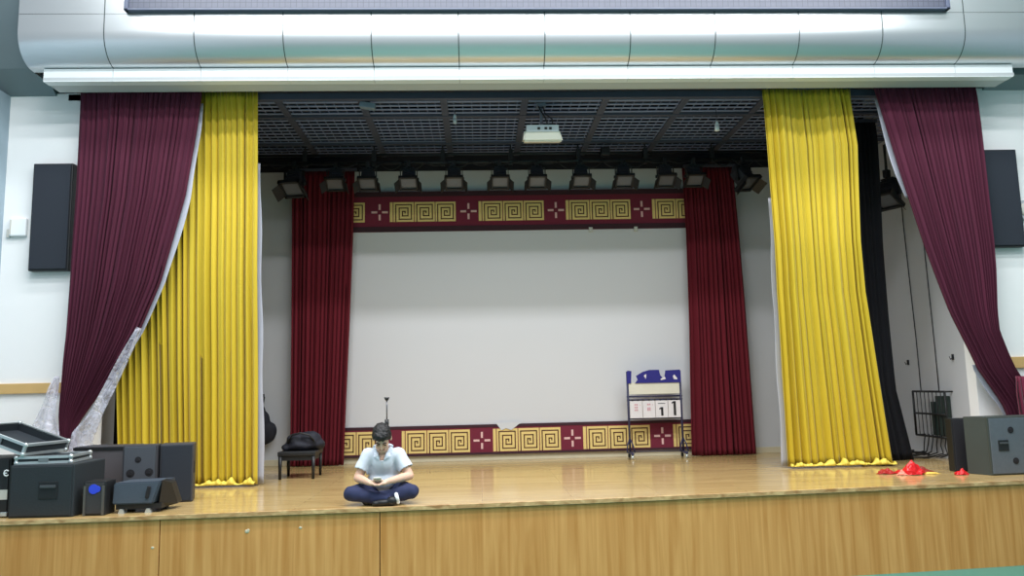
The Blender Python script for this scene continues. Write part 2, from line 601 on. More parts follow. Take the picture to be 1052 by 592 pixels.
def edge_ribbon(rows, side, w, dy, z1=None, z0=None, th=0.004):
    """narrow strip of lining following one edge of a drape"""
    b = BM()
    zt = rows[0][0] if z1 is None else z1
    zb = rows[-1][0] if z0 is None else z0
    A = []
    N = 40
    for j in range(N + 1):
        z = zt + (zb - zt) * j / N
        y, xl, xr = interp(rows, z)
        x = xl if side < 0 else xr
        wob = 0.008 * math.sin(z * 5)
        ww = w(j / N) if callable(w) else w
        A.append((b.verts.new((x - side * 0.03, y + dy, z)), b.verts.new((x + side * ww * 0.5 + wob, y + dy + 0.025, z)), b.verts.new((x + side * ww + wob, y + dy + 0.01, z))))
    for p, q in zip(A, A[1:]):
        for k in range(2):
            b.faces.new((p[k], p[k + 1], q[k + 1], q[k])).smooth = True
    return b

def rail(parent, x0, x1, y, z):
    b = BM()
    box2(b, (x0 + 0.02, y - 0.02, z), (x1 + 0.03, y + 0.02, z + 0.045))
    return obj('curtain_track', b, RUNNER, parent)

def curtain(name, label, rows, folds, amp, m, seed, hem=False, lining=None, group=None, per=9, y_track=None, bottom=0.0):
    zt, yt, xl, xr = rows[0]
    t = thing(name, label, 'curtain', ((xl + xr) / 2, yt, rows[-1][0]), group)
    d = drape_bm(rows, folds, amp, seed, hem=0.0, bottom=bottom, per=per)
    o = solid(obj('drape', d, m, t, recalc=False))
    rail(t, xl, xr, yt, zt - 0.005)
    if hem:
        b = BM()
        zb = rows[-1][0]
        y, xa, xb = rows[-1][1:]
        N = 150
        g_ = []
        rnd = random.Random(seed + 5)
        for i in range(N + 1):
            u = i / N
            x = xa + 0.01 + (xb - xa - 0.02) * u
            s = noise.noise(Vector((u * 14, 1.3, seed)))
            s2 = noise.noise(Vector((u * 38, 7.7, seed)))
            hgt = max(0.012, 0.05 + 0.075 * s + 0.03 * s2)
            out = 0.06 + 0.06 * noise.noise(Vector((u * 17, 4.4, seed))) + 0.02 * s2
            g_.append([b.verts.new((x, y - amp * 0.4 - 0.01, zb + hgt)),
                       b.verts.new((x + 0.01 * s2, y - amp * 0.6 - out * 0.55, zb + hgt * 0.95)),
                       b.verts.new((x + 0.015 * s, y - amp * 0.6 - out, zb + hgt * 0.45)),
                       b.verts.new((x, y - amp * 0.6 - out * 0.9, zb + 0.006))])
        for a, c in zip(g_, g_[1:]):
            for k in range(3):
                b.faces.new((a[k], a[k + 1], c[k + 1], c[k])).smooth = True
        solid(obj('hem', b, YHEM, t, label='pale yellow crumpled hem resting on the stage floor'))
    for L in (lining or []):
        solid(obj('lining', edge_ribbon(rows, *L), LINING, t, label='white lining showing along the curtain edge'), 0.004)
    return t

# yellow pair
YLr = [(5.80, 9.36, -4.45, -2.72), (3.5, 9.45, -4.40, -2.71), (STAGE + 0.02, 9.58, -4.32, -2.70)]
curtain('yellow_curtain', 'yellow satin curtain behind the left maroon curtain, reaching the stage floor', YLr, 20, 0.055, YELLOW, 3,
        hem=True, lining=[(1, lambda f: 0.02 + 0.05 * f, 0.05, 4.9)], group='yellow stage curtains', bottom=0.01)
YRr = [(5.79, 9.36, 3.69, 4.84), (5.05, 9.42, 3.73, 4.93), (3.81, 9.55, 3.79, 4.93), (3.17, 9.64, 3.81, 4.98), (STAGE + 0.02, 9.85, 3.90, 5.27)]
curtain('yellow_curtain', 'yellow satin curtain right of the screen, beside the black side curtain', YRr, 14, 0.055, YELLOW, 11,
        hem=True, lining=[(-1, lambda f: 0.012 + 0.045 * f, 0.05, 4.4)], group='yellow stage curtains', bottom=0.01)
# maroon pair, gathered towards the walls
MLr = [(5.77, 9.19, -4.80, -3.34), (5.28, 9.19, -4.80, -3.39), (4.43, 9.19, -4.80, -3.51), (3.38, 9.19, -4.82, -3.77), (2.8, 9.2, -4.84, -4.0),
       (2.47, 9.2, -4.86, -4.17), (2.15, 9.21, -4.87, -4.38), (1.87, 9.22, -4.88, -4.58), (1.70, 9.22, -4.86, -4.68), (1.45, 9.22, -4.86, -4.66)]
curtain('maroon_curtain', 'maroon velvet curtain left of the stage, gathered to a point above the speakers', MLr, 22, 0.03, MAROON, 5,
        lining=[(1, lambda f: 0.012 + 0.05 * math.sin(PI * min(1, f * 1.1)) , 0.03, 5.6, 2.2)], group='maroon front curtains')
MRr = [(5.79, 9.19, 5.05, 6.39), (5.24, 9.19, 5.17, 6.41), (4.6, 9.19, 5.31, 6.42), (3.7, 9.19, 5.53, 6.43), (3.35, 9.19, 5.63, 6.42), (2.85, 9.19, 5.78, 6.38),
       (2.61, 9.19, 5.88, 6.38), (2.3, 9.19, 6.01, 6.47), (2.14, 9.19, 6.07, 6.53), (1.95, 9.19, 6.19, 6.64), (1.72, 9.19, 6.33, 6.76), (1.5, 9.19, 6.40, 6.8)]
tR = curtain('maroon_curtain', 'maroon velvet curtain at the right of the stage, swept aside above the grey speaker', MRr, 21, 0.03, MAROON, 8,
        lining=[(-1, lambda f: 0.008 + 0.03 * math.sin(PI * f), 0.03, 5.6, 4.3), (-1, lambda f: 0.01 + 0.05 * math.sin(PI * f), 0.03, 2.2, 1.55)], group='maroon front curtains')
# tail bunched after the tie on the right
tail = [(2.05, 9.08, 6.45, 6.75), (1.85, 9.06, 6.42, 6.85), (1.45, 9.06, 6.44, 6.95)]
solid(obj('tail', drape_bm(tail, 6, 0.03, 21, nz=16), mat('bright_maroon_velvet', (104, 18, 48), 0.85, sheen=0.2, var=0.15), tR, recalc=False))
# black side curtains
curtain('black_curtain', 'black side curtain hanging behind the right yellow curtain', [(5.70, 10.4, 5.05, 5.70), (3.9, 10.4, 5.1, 5.64), (1.9, 10.4, 5.1, 5.65), (STAGE + 0.01, 10.4, 5.12, 5.80)],
        8, 0.05, BLACKC, 31, group='black side curtains')
curtain('black_curtain', 'black side curtain half hidden behind the left yellow curtain', [(5.70, 10.4, -4.82, -4.0), (STAGE + 0.01, 10.4, -4.80, -4.0)],
        9, 0.05, BLACKC, 33, group='black side curtains')
# dark red pair flanking the screen
curtain('red_curtain', 'dark red curtain beside the left edge of the white screen', [(5.45, 11.75, -2.86, -1.90), (4.4, 11.75, -2.85, -1.92), (STAGE + 0.01, 11.75, -2.83, -2.05)],
        13, 0.05, REDV, 41, group='dark red curtains flanking the screen')
curtain('red_curtain', 'dark red curtain at the right edge of the white screen, near the score stand', [(5.45, 11.75, 3.26, 4.08), (4.4, 11.75, 3.27, 4.11), (STAGE + 0.01, 11.75, 3.18, 4.18)],
        13, 0.05, REDV, 43, group='dark red curtains flanking the screen')

# clear plastic wrapped round the foot of the left maroon curtain
t = thing('plastic_sheet', 'crinkled clear plastic sheet wrapped round the foot of the left maroon curtain', 'plastic sheet', (-4.7, 9.1, 1.5))
def sheet(pl, pr, y, seed, amp=0.05):
    b = BM()
    N, Mz = 18, 30
    gr = []
    for j in range(Mz + 1):
        f = j / Mz
        def at(path):
            k = f * (len(path) - 1)
            i = min(int(k), len(path) - 2)
            return Vector(path[i]).lerp(Vector(path[i + 1]), k - i)
        A, B = at(pl), at(pr)
        row = []
        for i in range(N + 1):
            u = i / N
            p = A.lerp(B, u)
            d = amp * noise.noise(Vector((u * 3.2, f * 2.5, seed))) + amp * 0.6 * noise.noise(Vector((u * 9, f * 4, seed)))
            row.append(b.verts.new((p.x, y + d, p.y)))
        gr.append(row)
    for j in range(Mz):
        for i in range(N):
            b.faces.new((gr[j][i], gr[j][i + 1], gr[j + 1][i + 1], gr[j + 1][i])).smooth = True
    return b
solid(obj('front_fold', sheet([(-3.98, 2.85), (-4.28, 2.25), (-4.50, 1.86), (-4.66, 1.66), (-4.70, 1.40)], [(-3.93, 2.83), (-4.08, 2.42), (-4.25, 2.0), (-4.36, 1.72), (-4.48, 1.40)], 9.10, 2), PLASTIC, t), 0.002)
solid(obj('side_fold', sheet([(-4.90, 2.30), (-4.98, 2.05), (-5.12, 1.76), (-5.28, 1.52), (-5.32, 1.40)], [(-4.85, 2.30), (-4.86, 2.05), (-4.86, 1.8), (-4.80, 1.6), (-4.66, 1.40)], 9.13, 6), PLASTIC, t), 0.002)

# ------------------------------------------------------------------ back wall: screen and fret banners
t = thing('projection_screen', 'large white projection screen on the back wall between two fret banners', 'screen', (0.63, YB - 0.06, 1.45))
b = BM(); box2(b, (-2.25, YB - 0.045, 1.493), (3.50, YB - 0.02, 4.507), bev=0.003); obj('screen_surface', b, SCREEN, t)
for x in (1.79, 2.51):
    b = BM(); box2(b, (x - 0.03, YB - 0.085, 4.46), (x + 0.03, YB - 0.045, 4.535), bev=0.006)
    obj('clip', b, BEIGEP, t)
b = BM()   # torn white flap over the lower banner
prism(b, [(0.22, YB - 0.072, 1.52), (0.31, YB - 0.072, 1.40), (0.38, YB - 0.072, 1.43), (0.46, YB - 0.072, 1.40), (0.58, YB - 0.072, 1.49), (0.66, YB - 0.072, 1.52)], (0, -0.006, 0))
obj('torn_flap', b, SCREEN, t)

def fret_unit(b, x, z, s, h, y):
    """gold rectangle with a dark square spiral drawn on it"""
    box2(b, (x, y - 0.004, z), (x + s, y, z + h), mi=1)
    L = [(0.11, 0.0), (0.11, 0.87), (0.88, 0.87), (0.88, 0.13), (0.28, 0.13), (0.28, 0.70), (0.71, 0.70), (0.71, 0.30), (0.44, 0.30), (0.44, 0.53), (0.57, 0.53), (0.57, 0.45)]
    w = 0.027 * s
    for (a, c), (d, e) in zip(L, L[1:]):
        xa, xb2 = sorted((a, d)); za_, zb_ = sorted((c, e))
        box2(b, (x + xa * s - w, y - 0.006, z + max(0, za_ * h - w)), (x + xb2 * s + w, y - 0.003, z + zb_ * h + w), mi=2)

def fret_group(b, x, z, h, y, n=3):
    box2(b, (x, y - 0.004, z), (x + 0.045, y, z + h), mi=1)
    for k in range(n):
        fret_unit(b, x + 0.058 + k * 0.329, z, 0.317, h, y)

def cross(b, x, z, y, mi):
    for dx, dz in ((1, 0), (-1, 0), (0, 1), (0, -1)):
        hx, hz = (0.045, 0.016) if dx else (0.016, 0.045)
        box(b, (x + dx * 0.083, y - 0.003, z + dz * 0.083), (hx * 2, 0.006, hz * 2), mi=mi)

def banner(label, x0, x1, z0, z1, fz, s, starts, crosses, edges):
    y = YB - 0.06
    t = BM()
    box2(t, (x0, y, z0), (x1, y + 0.015, z1))
    for (ea, eb) in edges:
        box2(t, (x0, y - 0.008, ea), (x1, y, eb), mi=4)
    for x in starts:
        fret_group(t, x, fz, s, y)
    for x in crosses:
        cross(t, x, fz + s / 2, y, 3)
    o = obj('fret_banner', t, [BANNER, FRET, FRETLINE, CROSS, BANDARK])
    return tag(o, label, 'banner', 'fret pattern banners')
banner('maroon banner with gold square frets hanging above the white screen', -2.3, 3.55, 4.51, 5.15, 4.665, 0.315,
       [-2.80, -1.375, 0.02, 1.405, 2.79], [-1.535, -0.14, 1.245, 2.62], [(4.51, 4.59), (5.07, 5.15)])
banner('maroon banner with gold square frets below the white screen, behind the seated person', -2.4, 3.55, 1.045, 1.49, 1.085, 0.34,
       [-2.60, -1.205, 0.18, 1.56, 2.955], [0.01, 1.395, 2.785], [(1.045, 1.075), (1.45, 1.49)])

# ------------------------------------------------------------------ lamp bar and stage lights
t = thing('lighting_bar', 'black lighting bar with draped cables below the grille ceiling', 'lighting bar', (0.65, 11.3, 5.4))
b = BM(); cone(b, (-3.9, 11.3, 5.44), (5.0, 11.3, 5.44), 0.028, seg=12); cone(b, (-3.9, 11.36, 5.58), (5.0, 11.36, 5.58), 0.022, seg=12); obj('pipe', b, BLK, t)
for k in range(9):
    x = -3.6 + k * 1.03
    b = BM(); box2(b, (x - 0.03, 11.28, 5.40), (x + 0.03, 11.38, 5.63)); cone(b, (x, 11.33, 5.60), (x, 11.33, ZC), 0.012)
    obj('hanger', b, BLK, t)
b = BM()
rnd = random.Random(4)
for k in range(26):
    x = -3.8 + k * 0.335
    sag = rnd.uniform(0.03, 0.13)
    tube(b, [(x + 0.36 * i / 8, 11.27 - 0.01 * (k % 3), 5.43 - sag * math.sin(PI * i / 8)) for i in range(9)], 0.008, 6)
obj('cable', b, BLK, t)
b = BM(); box2(b, (1.88, 11.18, 5.5), (2.02, 11.3, 5.62), bev=0.02); obj('junction_box', b, BLK, t)

LAMPX = [-2.72, -2.11, -1.63, -1.02, -0.34, 0.35, 0.91, 1.58, 2.23, 2.87, 3.31, 4.06]
LABELS = ['leftmost stage lamp on the bar, in front of the grey wall',
          'stage lamp in front of the left dark red curtain',
          'stage lamp beside the left dark red curtain, at the start of the upper banner',
          'fourth stage lamp from the left, over the first full fret group',
          'fifth stage lamp from the left, over the left half of the banner',
          'sixth stage lamp from the left, below left of the projector',
          'seventh stage lamp from the left, directly below the projector',
          'eighth stage lamp from the left, below right of the projector',
          'ninth stage lamp from the left, over the right half of the banner',
          'tenth stage lamp from the left, just before the right dark red curtain',
          'stage lamp in front of the right dark red curtain',
          'rightmost stage lamp on the bar, turned outwards beside the right yellow curtain']
lamp_proto = {}
def lamp_parts(root):
    """local coordinates around the pipe clamp"""
    def part(name, b, m, smooth=False, label=None):
        o = obj(name, b, m, None, smooth, label)
        o.parent = root
        return o
    c = Vector((0, 0, -0.24))
    def L(p):
        return c + R2 @ Vector(p)
    R2 = Matrix.Rotation(math.radians(58), 3, 'X')
    b = BM()
    box(b, (0, 0, 0.0), (0.06, 0.07, 0.09), bev=0.01)
    cone(b, (0, 0, -0.02), (0, 0, -0.1), 0.014)
    part('clamp', b, BLK)
    b = BM()
    for s in (-1, 1):
        box(b, (s * 0.125, 0, -0.17), (0.012, 0.035, 0.18))
        cone(b, (s * 0.11, 0, -0.24), (s * 0.15, 0, -0.24), 0.025)
    box(b, (0, 0, -0.085), (0.262, 0.035, 0.012))
    part('yoke', b, BLK)
    b = BM()
    box(b, L((0, 0.05, 0)), (0.2, 0.24, 0.19), rot=R2, bev=0.045)
    ball(b, L((0, 0.17, 0)), (0.085, 0.06, 0.08), rot=R2, seg=14)
    for k in range(4):
        box(b, L((0, 0.02 + 0.045 * k, 0.098)), (0.15, 0.012, 0.014), rot=R2)
    part('housing', b, LAMPBODY)
    b = BM()
    for s in (-1, 1):
        box(b, L((s * 0.125, -0.085, 0)), (0.03, 0.05, 0.27), rot=R2)
        box(b, L((0, -0.085, s * 0.12)), (0.27, 0.05, 0.03), rot=R2)
    part('front_frame', b, BLK)
    b = BM(); box(b, L((0, -0.075, 0)), (0.225, 0.016, 0.215), rot=R2); part('lens', b, LENS, label='pale grey glass lens')
    for s in (-1, 1):
        b = BM()
        M1 = R2 @ Matrix.Rotation(s * math.radians(38), 3, 'Z')
        box(b, L((s * 0.165, -0.15, 0)), (0.006, 0.11, 0.2), rot=M1)
        part('barn_door', b, BLK)

lamps = []
for i, x in enumerate(LAMPX):
    z = 5.42
    if i == 0:
        r = bpy.data.objects.new('stage_lamp', None); COL.objects.link(r)
        lamp_parts(r)
        proto = r
    else:
        r = proto.copy(); COL.objects.link(r)
        for ch in list(proto.children):
            c = ch.copy(); COL.objects.link(c); c.parent = r
    r.location = (x, 11.3, z)
    r.empty_display_size = 0.1
    tag(r, LABELS[i], 'stage lamp', 'stage lamps on the lighting bar')
    lamps.append(r)
lamps[0].scale = (1.22, 1.22, 1.22)
lamps[0].rotation_euler = (0, 0, math.radians(-12))
lamps[-1].scale = (1.18, 1.18, 1.18)
lamps[-1].rotation_euler = (0, math.radians(-8), math.radians(28))
# lamp on the right wing wall
r = proto.copy(); COL.objects.link(r)
for ch in list(proto.children):
    c = ch.copy(); COL.objects.link(c); c.parent = r
r.location = (5.98, 10.7, 5.02); r.scale = (1.3, 1.3, 1.3); r.rotation_euler = (0, 0, math.radians(-62))
tag(r, 'black side lamp on a bracket between the black curtain and the right maroon curtain', 'stage lamp')
b = BM(); tube(b, [(5.98, 10.7, 5.02), (5.98, 10.7, 5.45), (6.05, 10.7, 5.5), (6.38, 10.7, 5.5)], 0.02)
o = obj('wall_bracket', b, BLK, None); o.parent = r; o.matrix_parent_inverse = (Matrix.Translation(r.location) @ r.rotation_euler.to_matrix().to_4x4() @ Matrix.Diagonal((1.3, 1.3, 1.3, 1))).inverted()

# ------------------------------------------------------------------ projector
t = thing('projector', 'cream ceiling projector on a pole under the grille', 'projector', (0.87, 9.7, 5.3))
RP = Matrix.Rotation(math.radians(14), 3, 'X')
pc = Vector((0.86, 9.75, 5.33))
def PL(p):
    return pc + RP @ Vector(p)
b = BM()
w0, w1 = 0.23, 0.27
prism(b, [PL((-w0, -0.16, 0.06)), PL((w0 - 0.01, -0.16, 0.06)), PL((w1, -0.17, -0.09)), PL((-w1 + 0.02, -0.17, -0.09))], RP @ Vector((0.0, 0.36, 0)))
bmesh.ops.bevel(b, geom=b.edges[:], offset=0.02, segments=3, affect='EDGES')
obj('body', b, PROJ, t)
b = BM(); box(b, PL((-0.0, -0.12, 0.075)), (0.42, 0.12, 0.09), rot=RP, bev=0.01); obj('connector_panel', b, PROJB, t, label='pale blue-grey connector panel')
for dx in (-0.05, 0.04, 0.10):
    b = BM(); box(b, PL((dx, -0.185, 0.075)), (0.035, 0.02, 0.03), rot=RP, bev=0.004)
    obj('socket', b, BLK, t)
b = BM(); cone(b, (0.86, 9.72, 5.4), (0.86, 9.72, ZC), 0.022); box2(b, (0.80, 9.66, 5.70), (0.92, 9.78, ZC)); obj('pole', b, mat('grey_pole', (120, 124, 136), 0.4), t)
b = BM()
tube(b, [(0.82, 9.70, 5.72), (0.84, 9.60, 5.62), (0.90, 9.57, 5.50), (0.93, 9.56, 5.40)], 0.009)
tube(b, [(0.88, 9.70, 5.72), (0.90, 9.62, 5.58), (0.99, 9.57, 5.48), (0.99, 9.56, 5.40)], 0.008)
obj('cable', b, BLK, t)

# small fittings at the grille
t = thing('pendant_bulb', 'small white pendant hanging from a thin wire right of the projector', 'pendant', (3.25, 9.9, 5.4), 'small white pendants')
b = BM(); cone(b, (3.25, 9.9, 5.53), (3.25, 9.9, ZC), 0.004, seg=6); obj('wire', b, BLK, t)
b = BM(); cone(b, (3.25, 9.9, 5.56), (3.25, 9.9, 5.50), 0.012, 0.03); cone(b, (3.25, 9.9, 5.50), (3.25, 9.9, 5.42), 0.03, 0.034); obj('shade', b, mat('white_plastic', (240, 242, 246), 0.4), t, smooth=True)
t = thing('pendant_bulb', 'small whitish pendant close under the grille left of the projector', 'pendant', (-0.28, 9.95, 5.6), 'small white pendants')
b = BM(); cone(b, (-0.28, 9.95, 5.68), (-0.28, 9.95, ZC), 0.006, seg=6); obj('wire', b, BLK, t)
b = BM(); cone(b, (-0.28, 9.95, 5.70), (-0.28, 9.95, 5.64), 0.014, 0.026); cone(b, (-0.28, 9.95, 5.64), (-0.28, 9.95, 5.57), 0.026, 0.022); obj('shade', b, PROJB, t, smooth=True)
t = thing('ceiling_box', 'small grey-blue box fixed under the front of the grille', 'box', (-1.38, 9.52, 5.66))
b = BM(); box(b, (-1.38, 9.55, 5.672), (0.2, 0.1, 0.07), rot=Matrix.Rotation(math.radians(8), 3, 'Y'), bev=0.008); obj('housing', b, mat('blue_grey_box_plastic', (120, 134, 148), 0.5), t)
b = BM(); box(b, (-1.38, 9.55, 5.715), (0.06, 0.06, 0.05)); obj('bracket', b, BLK, t)

# ------------------------------------------------------------------ wall fittings in the hall
def wall_speaker(label, x0, x1, z0, z1):
    t = thing('wall_speaker', label, 'speaker', ((x0 + x1) / 2, YW - 0.11, z0), 'flat wall speakers')
    b = BM(); box2(b, (x0, YW - 0.10, z0), (x1, YW, z1), bev=0.012); obj('cabinet', b, BLK, t)
    b = BM(); box2(b, (x0 + 0.02, YW - 0.118, z0 + 0.02), (x1 - 0.02, YW - 0.095, z1 - 0.02), bev=0.006); obj('grille', b, GRILLCLOTH, t)
wall_speaker('flat black wall speaker on the white wall beside the left maroon curtain', -5.37, -4.90, 3.56, 4.88)
wall_speaker('flat black wall speaker on the white wall beside the right maroon curtain', 6.45, 6.92, 3.67, 4.94)
t = thing('wall_intercom', 'small white box on the white wall left of the black speaker', 'wall box', (-5.55, YW, 3.98))
b = BM(); box2(b, (-5.65, YW - 0.05, 4.0), (-5.45, YW, 4.22), bev=0.015); obj('housing', b, STRIPW, t)
b = BM(); box2(b, (-5.69, YW - 0.03, 3.985), (-5.65, YW, 4.09), bev=0.01); box2(b, (-5.64, YW - 0.055, 4.02), (-5.62, YW - 0.045, 4.2)); obj('side_cover', b, BEIGEP, t)
t = thing('wall_sensor', 'small grey round fitting on the white wall at the right picture edge', 'sensor', (7.0, YW, 4.15))
b = BM(); cone(b, (7.0, YW, 4.16), (7.0, YW - 0.05, 4.16), 0.13, 0.12, seg=28); obj('base', b, mat('grey_fitting', (186, 190, 196), 0.5), t, smooth=False)
b = BM(); ball(b, (7.0, YW - 0.05, 4.16), (0.085, 0.03, 0.085)); obj('dome', b, BEIGEP, t)

# ------------------------------------------------------------------ right wing wall
def pipe_run(label, pts):
    b = BM(); tube(b, pts, 0.007)
    return tag(obj('conduit', b, mat('dark_conduit', (58, 60, 66), 0.5)), label, 'conduit', 'thin conduits on the right wing wall')
pipe_run('thin dark conduit on the right wing wall nearer the black curtain', [(6.365, 11.05, 5.6), (6.365, 11.05, 4.3), (6.365, 10.98, 2.6), (6.365, 10.97, 1.87)])
pipe_run('thin dark conduit on the right wing wall nearer the maroon curtain', [(6.365, 10.58, 5.6), (6.365, 10.57, 3.8), (6.365, 10.54, 2.6), (6.365, 10.53, 1.87)])
t = thing('wall_cage', 'black wire cage low on the right wing wall behind the speakers', 'cage', (6.3, 10.65, 1.22))
b = BM()
xf, ya, yb, zl, zh = 6.27, 10.25, 11.02, 1.24, 1.86
for y in (ya, yb):
    for z in (zl, zh):
        cone(b, (xf, y, z), (6.38, y, z), 0.012, seg=6)
    cone(b, (xf, y, zl), (xf, y, zh), 0.016, seg=6)
for z in (zl, (zl + zh) / 2, zh):
    cone(b, (xf, ya, z), (xf, yb, z), 0.015, seg=6)
obj('frame', b, BLK, t)
b = BM()
for k in range(1, 8):
    y = ya + (yb - ya) * k / 8
    cone(b, (xf, y, zl), (xf, y, zh), 0.006, seg=6)
obj('bars', b, BLK, t)
b = BM(); box2(b, (6.29, 10.30, 1.26), (6.375, 10.52, 1.8), bev=0.01); box2(b, (6.29, 10.56, 1.26), (6.375, 10.64, 1.72), bev=0.01); obj('electrical_box', b, mat('dark_green_enclosure', (48, 62, 58), 0.5), t)
b = BM()
for k in range(7):
    y = 10.3 + 0.1 * k
    tube(b, [(6.33, y, 1.26), (6.32, y + 0.03, 1.12), (6.30, y - 0.05 * math.sin(k), 1.02), (6.22, y + 0.1, 0.97)], 0.009, 6)
obj('cable', b, BLK, t)
for lab, y, z in (('small black hook on the right wing wall left of the conduits', 11.25, 2.28), ('small black hook on the right wing wall right of the conduits', 10.15, 2.32)):
    b = BM(); box2(b, (6.355, y - 0.012, z - 0.035), (6.38, y + 0.012, z + 0.04), bev=0.004); tube(b, [(6.36, y, z), (6.335, y, z - 0.03), (6.32, y, z + 0.01)], 0.006, 6)
    tag(obj('wall_hook', b, BLK), lab, 'hook', 'hooks on the right wing wall')
rnd = random.Random(9)
b = BM()
for k in range(7):
    y = 10.55 + 0.12 * k
    pts = [(5.55 + 0.09 * i, y + 0.07 * math.sin(i * 0.9 + k), STAGE + 0.014 + 0.02 * (k % 3) + 0.012 * abs(math.sin(i + k))) for i in range(9)]
    tube(b, pts, 0.013, 6)
tag(obj('floor_cable', b, BLK), 'tangle of black cables on the stage floor below the wire cage', 'cable')

# ------------------------------------------------------------------ score stand
t = thing('score_stand', 'flip score stand with torn blue top cloth in front of the lower banner', 'scoreboard', (2.63, 11.65, STAGE))
SX0, SX1, SY = 2.225, 3.03, 11.65
for x in (SX0, SX1):
    b = BM(); cone(b, (x, SY, STAGE + 0.07), (x, SY, 2.245), 0.017, seg=10); obj('post', b, BLUEF, t)
    b = BM(); box2(b, (x - 0.02, SY - 0.2, STAGE + 0.065), (x + 0.02, SY + 0.1, STAGE + 0.1), bev=0.008)
    for s in (-1, 1):
        tube(b, [(x, SY, STAGE + 0.3), (x + s * 0.04, SY - 0.03, STAGE + 0.2), (x + s * 0.06, SY - 0.06, STAGE + 0.09)], 0.011, 6)
    obj('foot', b, BLUEF, t)
    for yy in (SY - 0.17, SY + 0.08):
        b = BM(); cone(b, (x - 0.015, yy, STAGE + 0.032), (x + 0.015, yy, STAGE + 0.032), 0.03, seg=14); obj('caster', b, SILVER if yy < SY else BLK, t)
b = BM()
for z in (1.865, 1.815):
    cone(b, (SX0 - 0.02, SY, z), (SX1 + 0.02, SY, z), 0.012, seg=8)
cone(b, (SX0, SY, 1.535), (SX1, SY, 1.535), 0.008, seg=8)
cone(b, (SX0, SY, STAGE + 0.10), (SX1, SY, STAGE + 0.10), 0.008, seg=8)
obj('crossbar', b, BLUEF, t)
b = BM()     # ragged blue cloth on the header board
def zz(px):  # picture-like outline measured on the stand: fraction along width
    return SX0 - 0.01 + px * (SX1 - SX0 + 0.02)
up_ = [(0.0, 2.245), (0.035, 2.258), (0.09, 2.25), (0.085, 2.15), (0.075, 2.07)]
prism(b, [(zz(0), SY - 0.02, 2.065), (zz(0.075), SY - 0.02, 2.065), (zz(0.09), SY - 0.02, 2.25), (zz(0.02), SY - 0.02, 2.26), (zz(0), SY - 0.02, 2.235)], (0, 0.012, 0))
prism(b, [(zz(0.15), SY - 0.02, 2.065), (zz(1.0), SY - 0.02, 2.065), (zz(1.0), SY - 0.02, 2.235), (zz(0.985), SY - 0.02, 2.258), (zz(0.72), SY - 0.02, 2.25), (zz(0.70), SY - 0.02, 2.16),
          (zz(0.66), SY - 0.02, 2.14), (zz(0.62), SY - 0.02, 2.18), (zz(0.60), SY - 0.02, 2.262), (zz(0.42), SY - 0.02, 2.262), (zz(0.30), SY - 0.02, 2.235), (zz(0.17), SY - 0.02, 2.175), (zz(0.20), SY - 0.02, 2.12)], (0, 0.012, 0))
obj('header_cloth', b, BLUEC, t, label='torn royal blue cloth along the top')
for pts in ([(0.33, 2.19), (0.36, 2.20), (0.355, 2.15), (0.345, 2.125), (0.335, 2.15), (0.315, 2.17)],
            [(0.66, 2.14), (0.70, 2.16), (0.72, 2.12), (0.63, 2.105), (0.62, 2.12)],
            [(0.85, 2.16), (0.88, 2.185), (0.93, 2.13), (0.93, 2.11), (0.87, 2.115)]):
    b = BM(); prism(b, [(zz(p), SY - 0.025, q) for p, q in pts], (0, 0.004, 0))
    obj('torn_patch', b, CARD, t)
b = BM(); box2(b, (SX0, SY - 0.004, 1.90), (SX1, SY + 0.004, 2.07)); obj('blank_board', b, mat('cream_blank_board', (226, 222, 206), 0.7), t)
cw = (SX1 - SX0 - 0.03) / 4
def glyph_one(b, cx, z0, z1, w):
    box2(b, (cx - w / 2, SY - 0.030, z0), (cx + w / 2, SY - 0.026, z1))
    prism(b, [(cx - w / 2, SY - 0.030, z1), (cx - w * 1.25, SY - 0.030, z1 - w * 0.55), (cx - w * 1.25, SY - 0.030, z1 - w * 1.05), (cx - w / 2, SY - 0.030, z1 - w * 0.75)], (0, 0.004, 0))
for k in range(4):
    x0 = SX0 + 0.02 + k * cw
    b = BM(); box2(b, (x0, SY - 0.026, 1.545), (x0 + cw - 0.008, SY - 0.018, 1.80), bev=0.002)
    cd = obj('number_card', b, CARD, t)
    b = BM()
    cx = x0 + cw / 2
    if k == 3:
        glyph_one(b, cx, 1.575, 1.785, 0.036)
        obj('digit', b, INK, cd, label='black number 1')
    elif k == 2:
        glyph_one(b, cx, 1.575, 1.70, 0.034)
        box2(b, (cx - 0.06, SY - 0.030, 1.752), (cx + 0.05, SY - 0.026, 1.76))
        obj('digit', b, INK, cd, label='black number 1 on the lower half of the card')
    else:
        for zc in (1.745, 1.705, 1.665) if k == 0 else (1.745, 1.69, 1.665):
            for dx in (-0.022, 0.006):
                box2(b, (cx + dx - 0.008, SY - 0.030, zc - 0.012), (cx + dx + 0.014, SY - 0.026, zc + 0.012))
        box2(b, (cx + 0.05, SY - 0.030, 1.735), (cx + 0.06, SY - 0.026, 1.745))
        obj('print', b, PINK, cd, label='faded red print')
b = BM()
for k in range(9):
    cone(b, (SX0 + 0.06 + k * 0.085, SY - 0.03, 1.813), (SX0 + 0.06 + k * 0.085, SY + 0.01, 1.813), 0.014, 0.014, seg=8)
obj('ring', b, BLK, t)

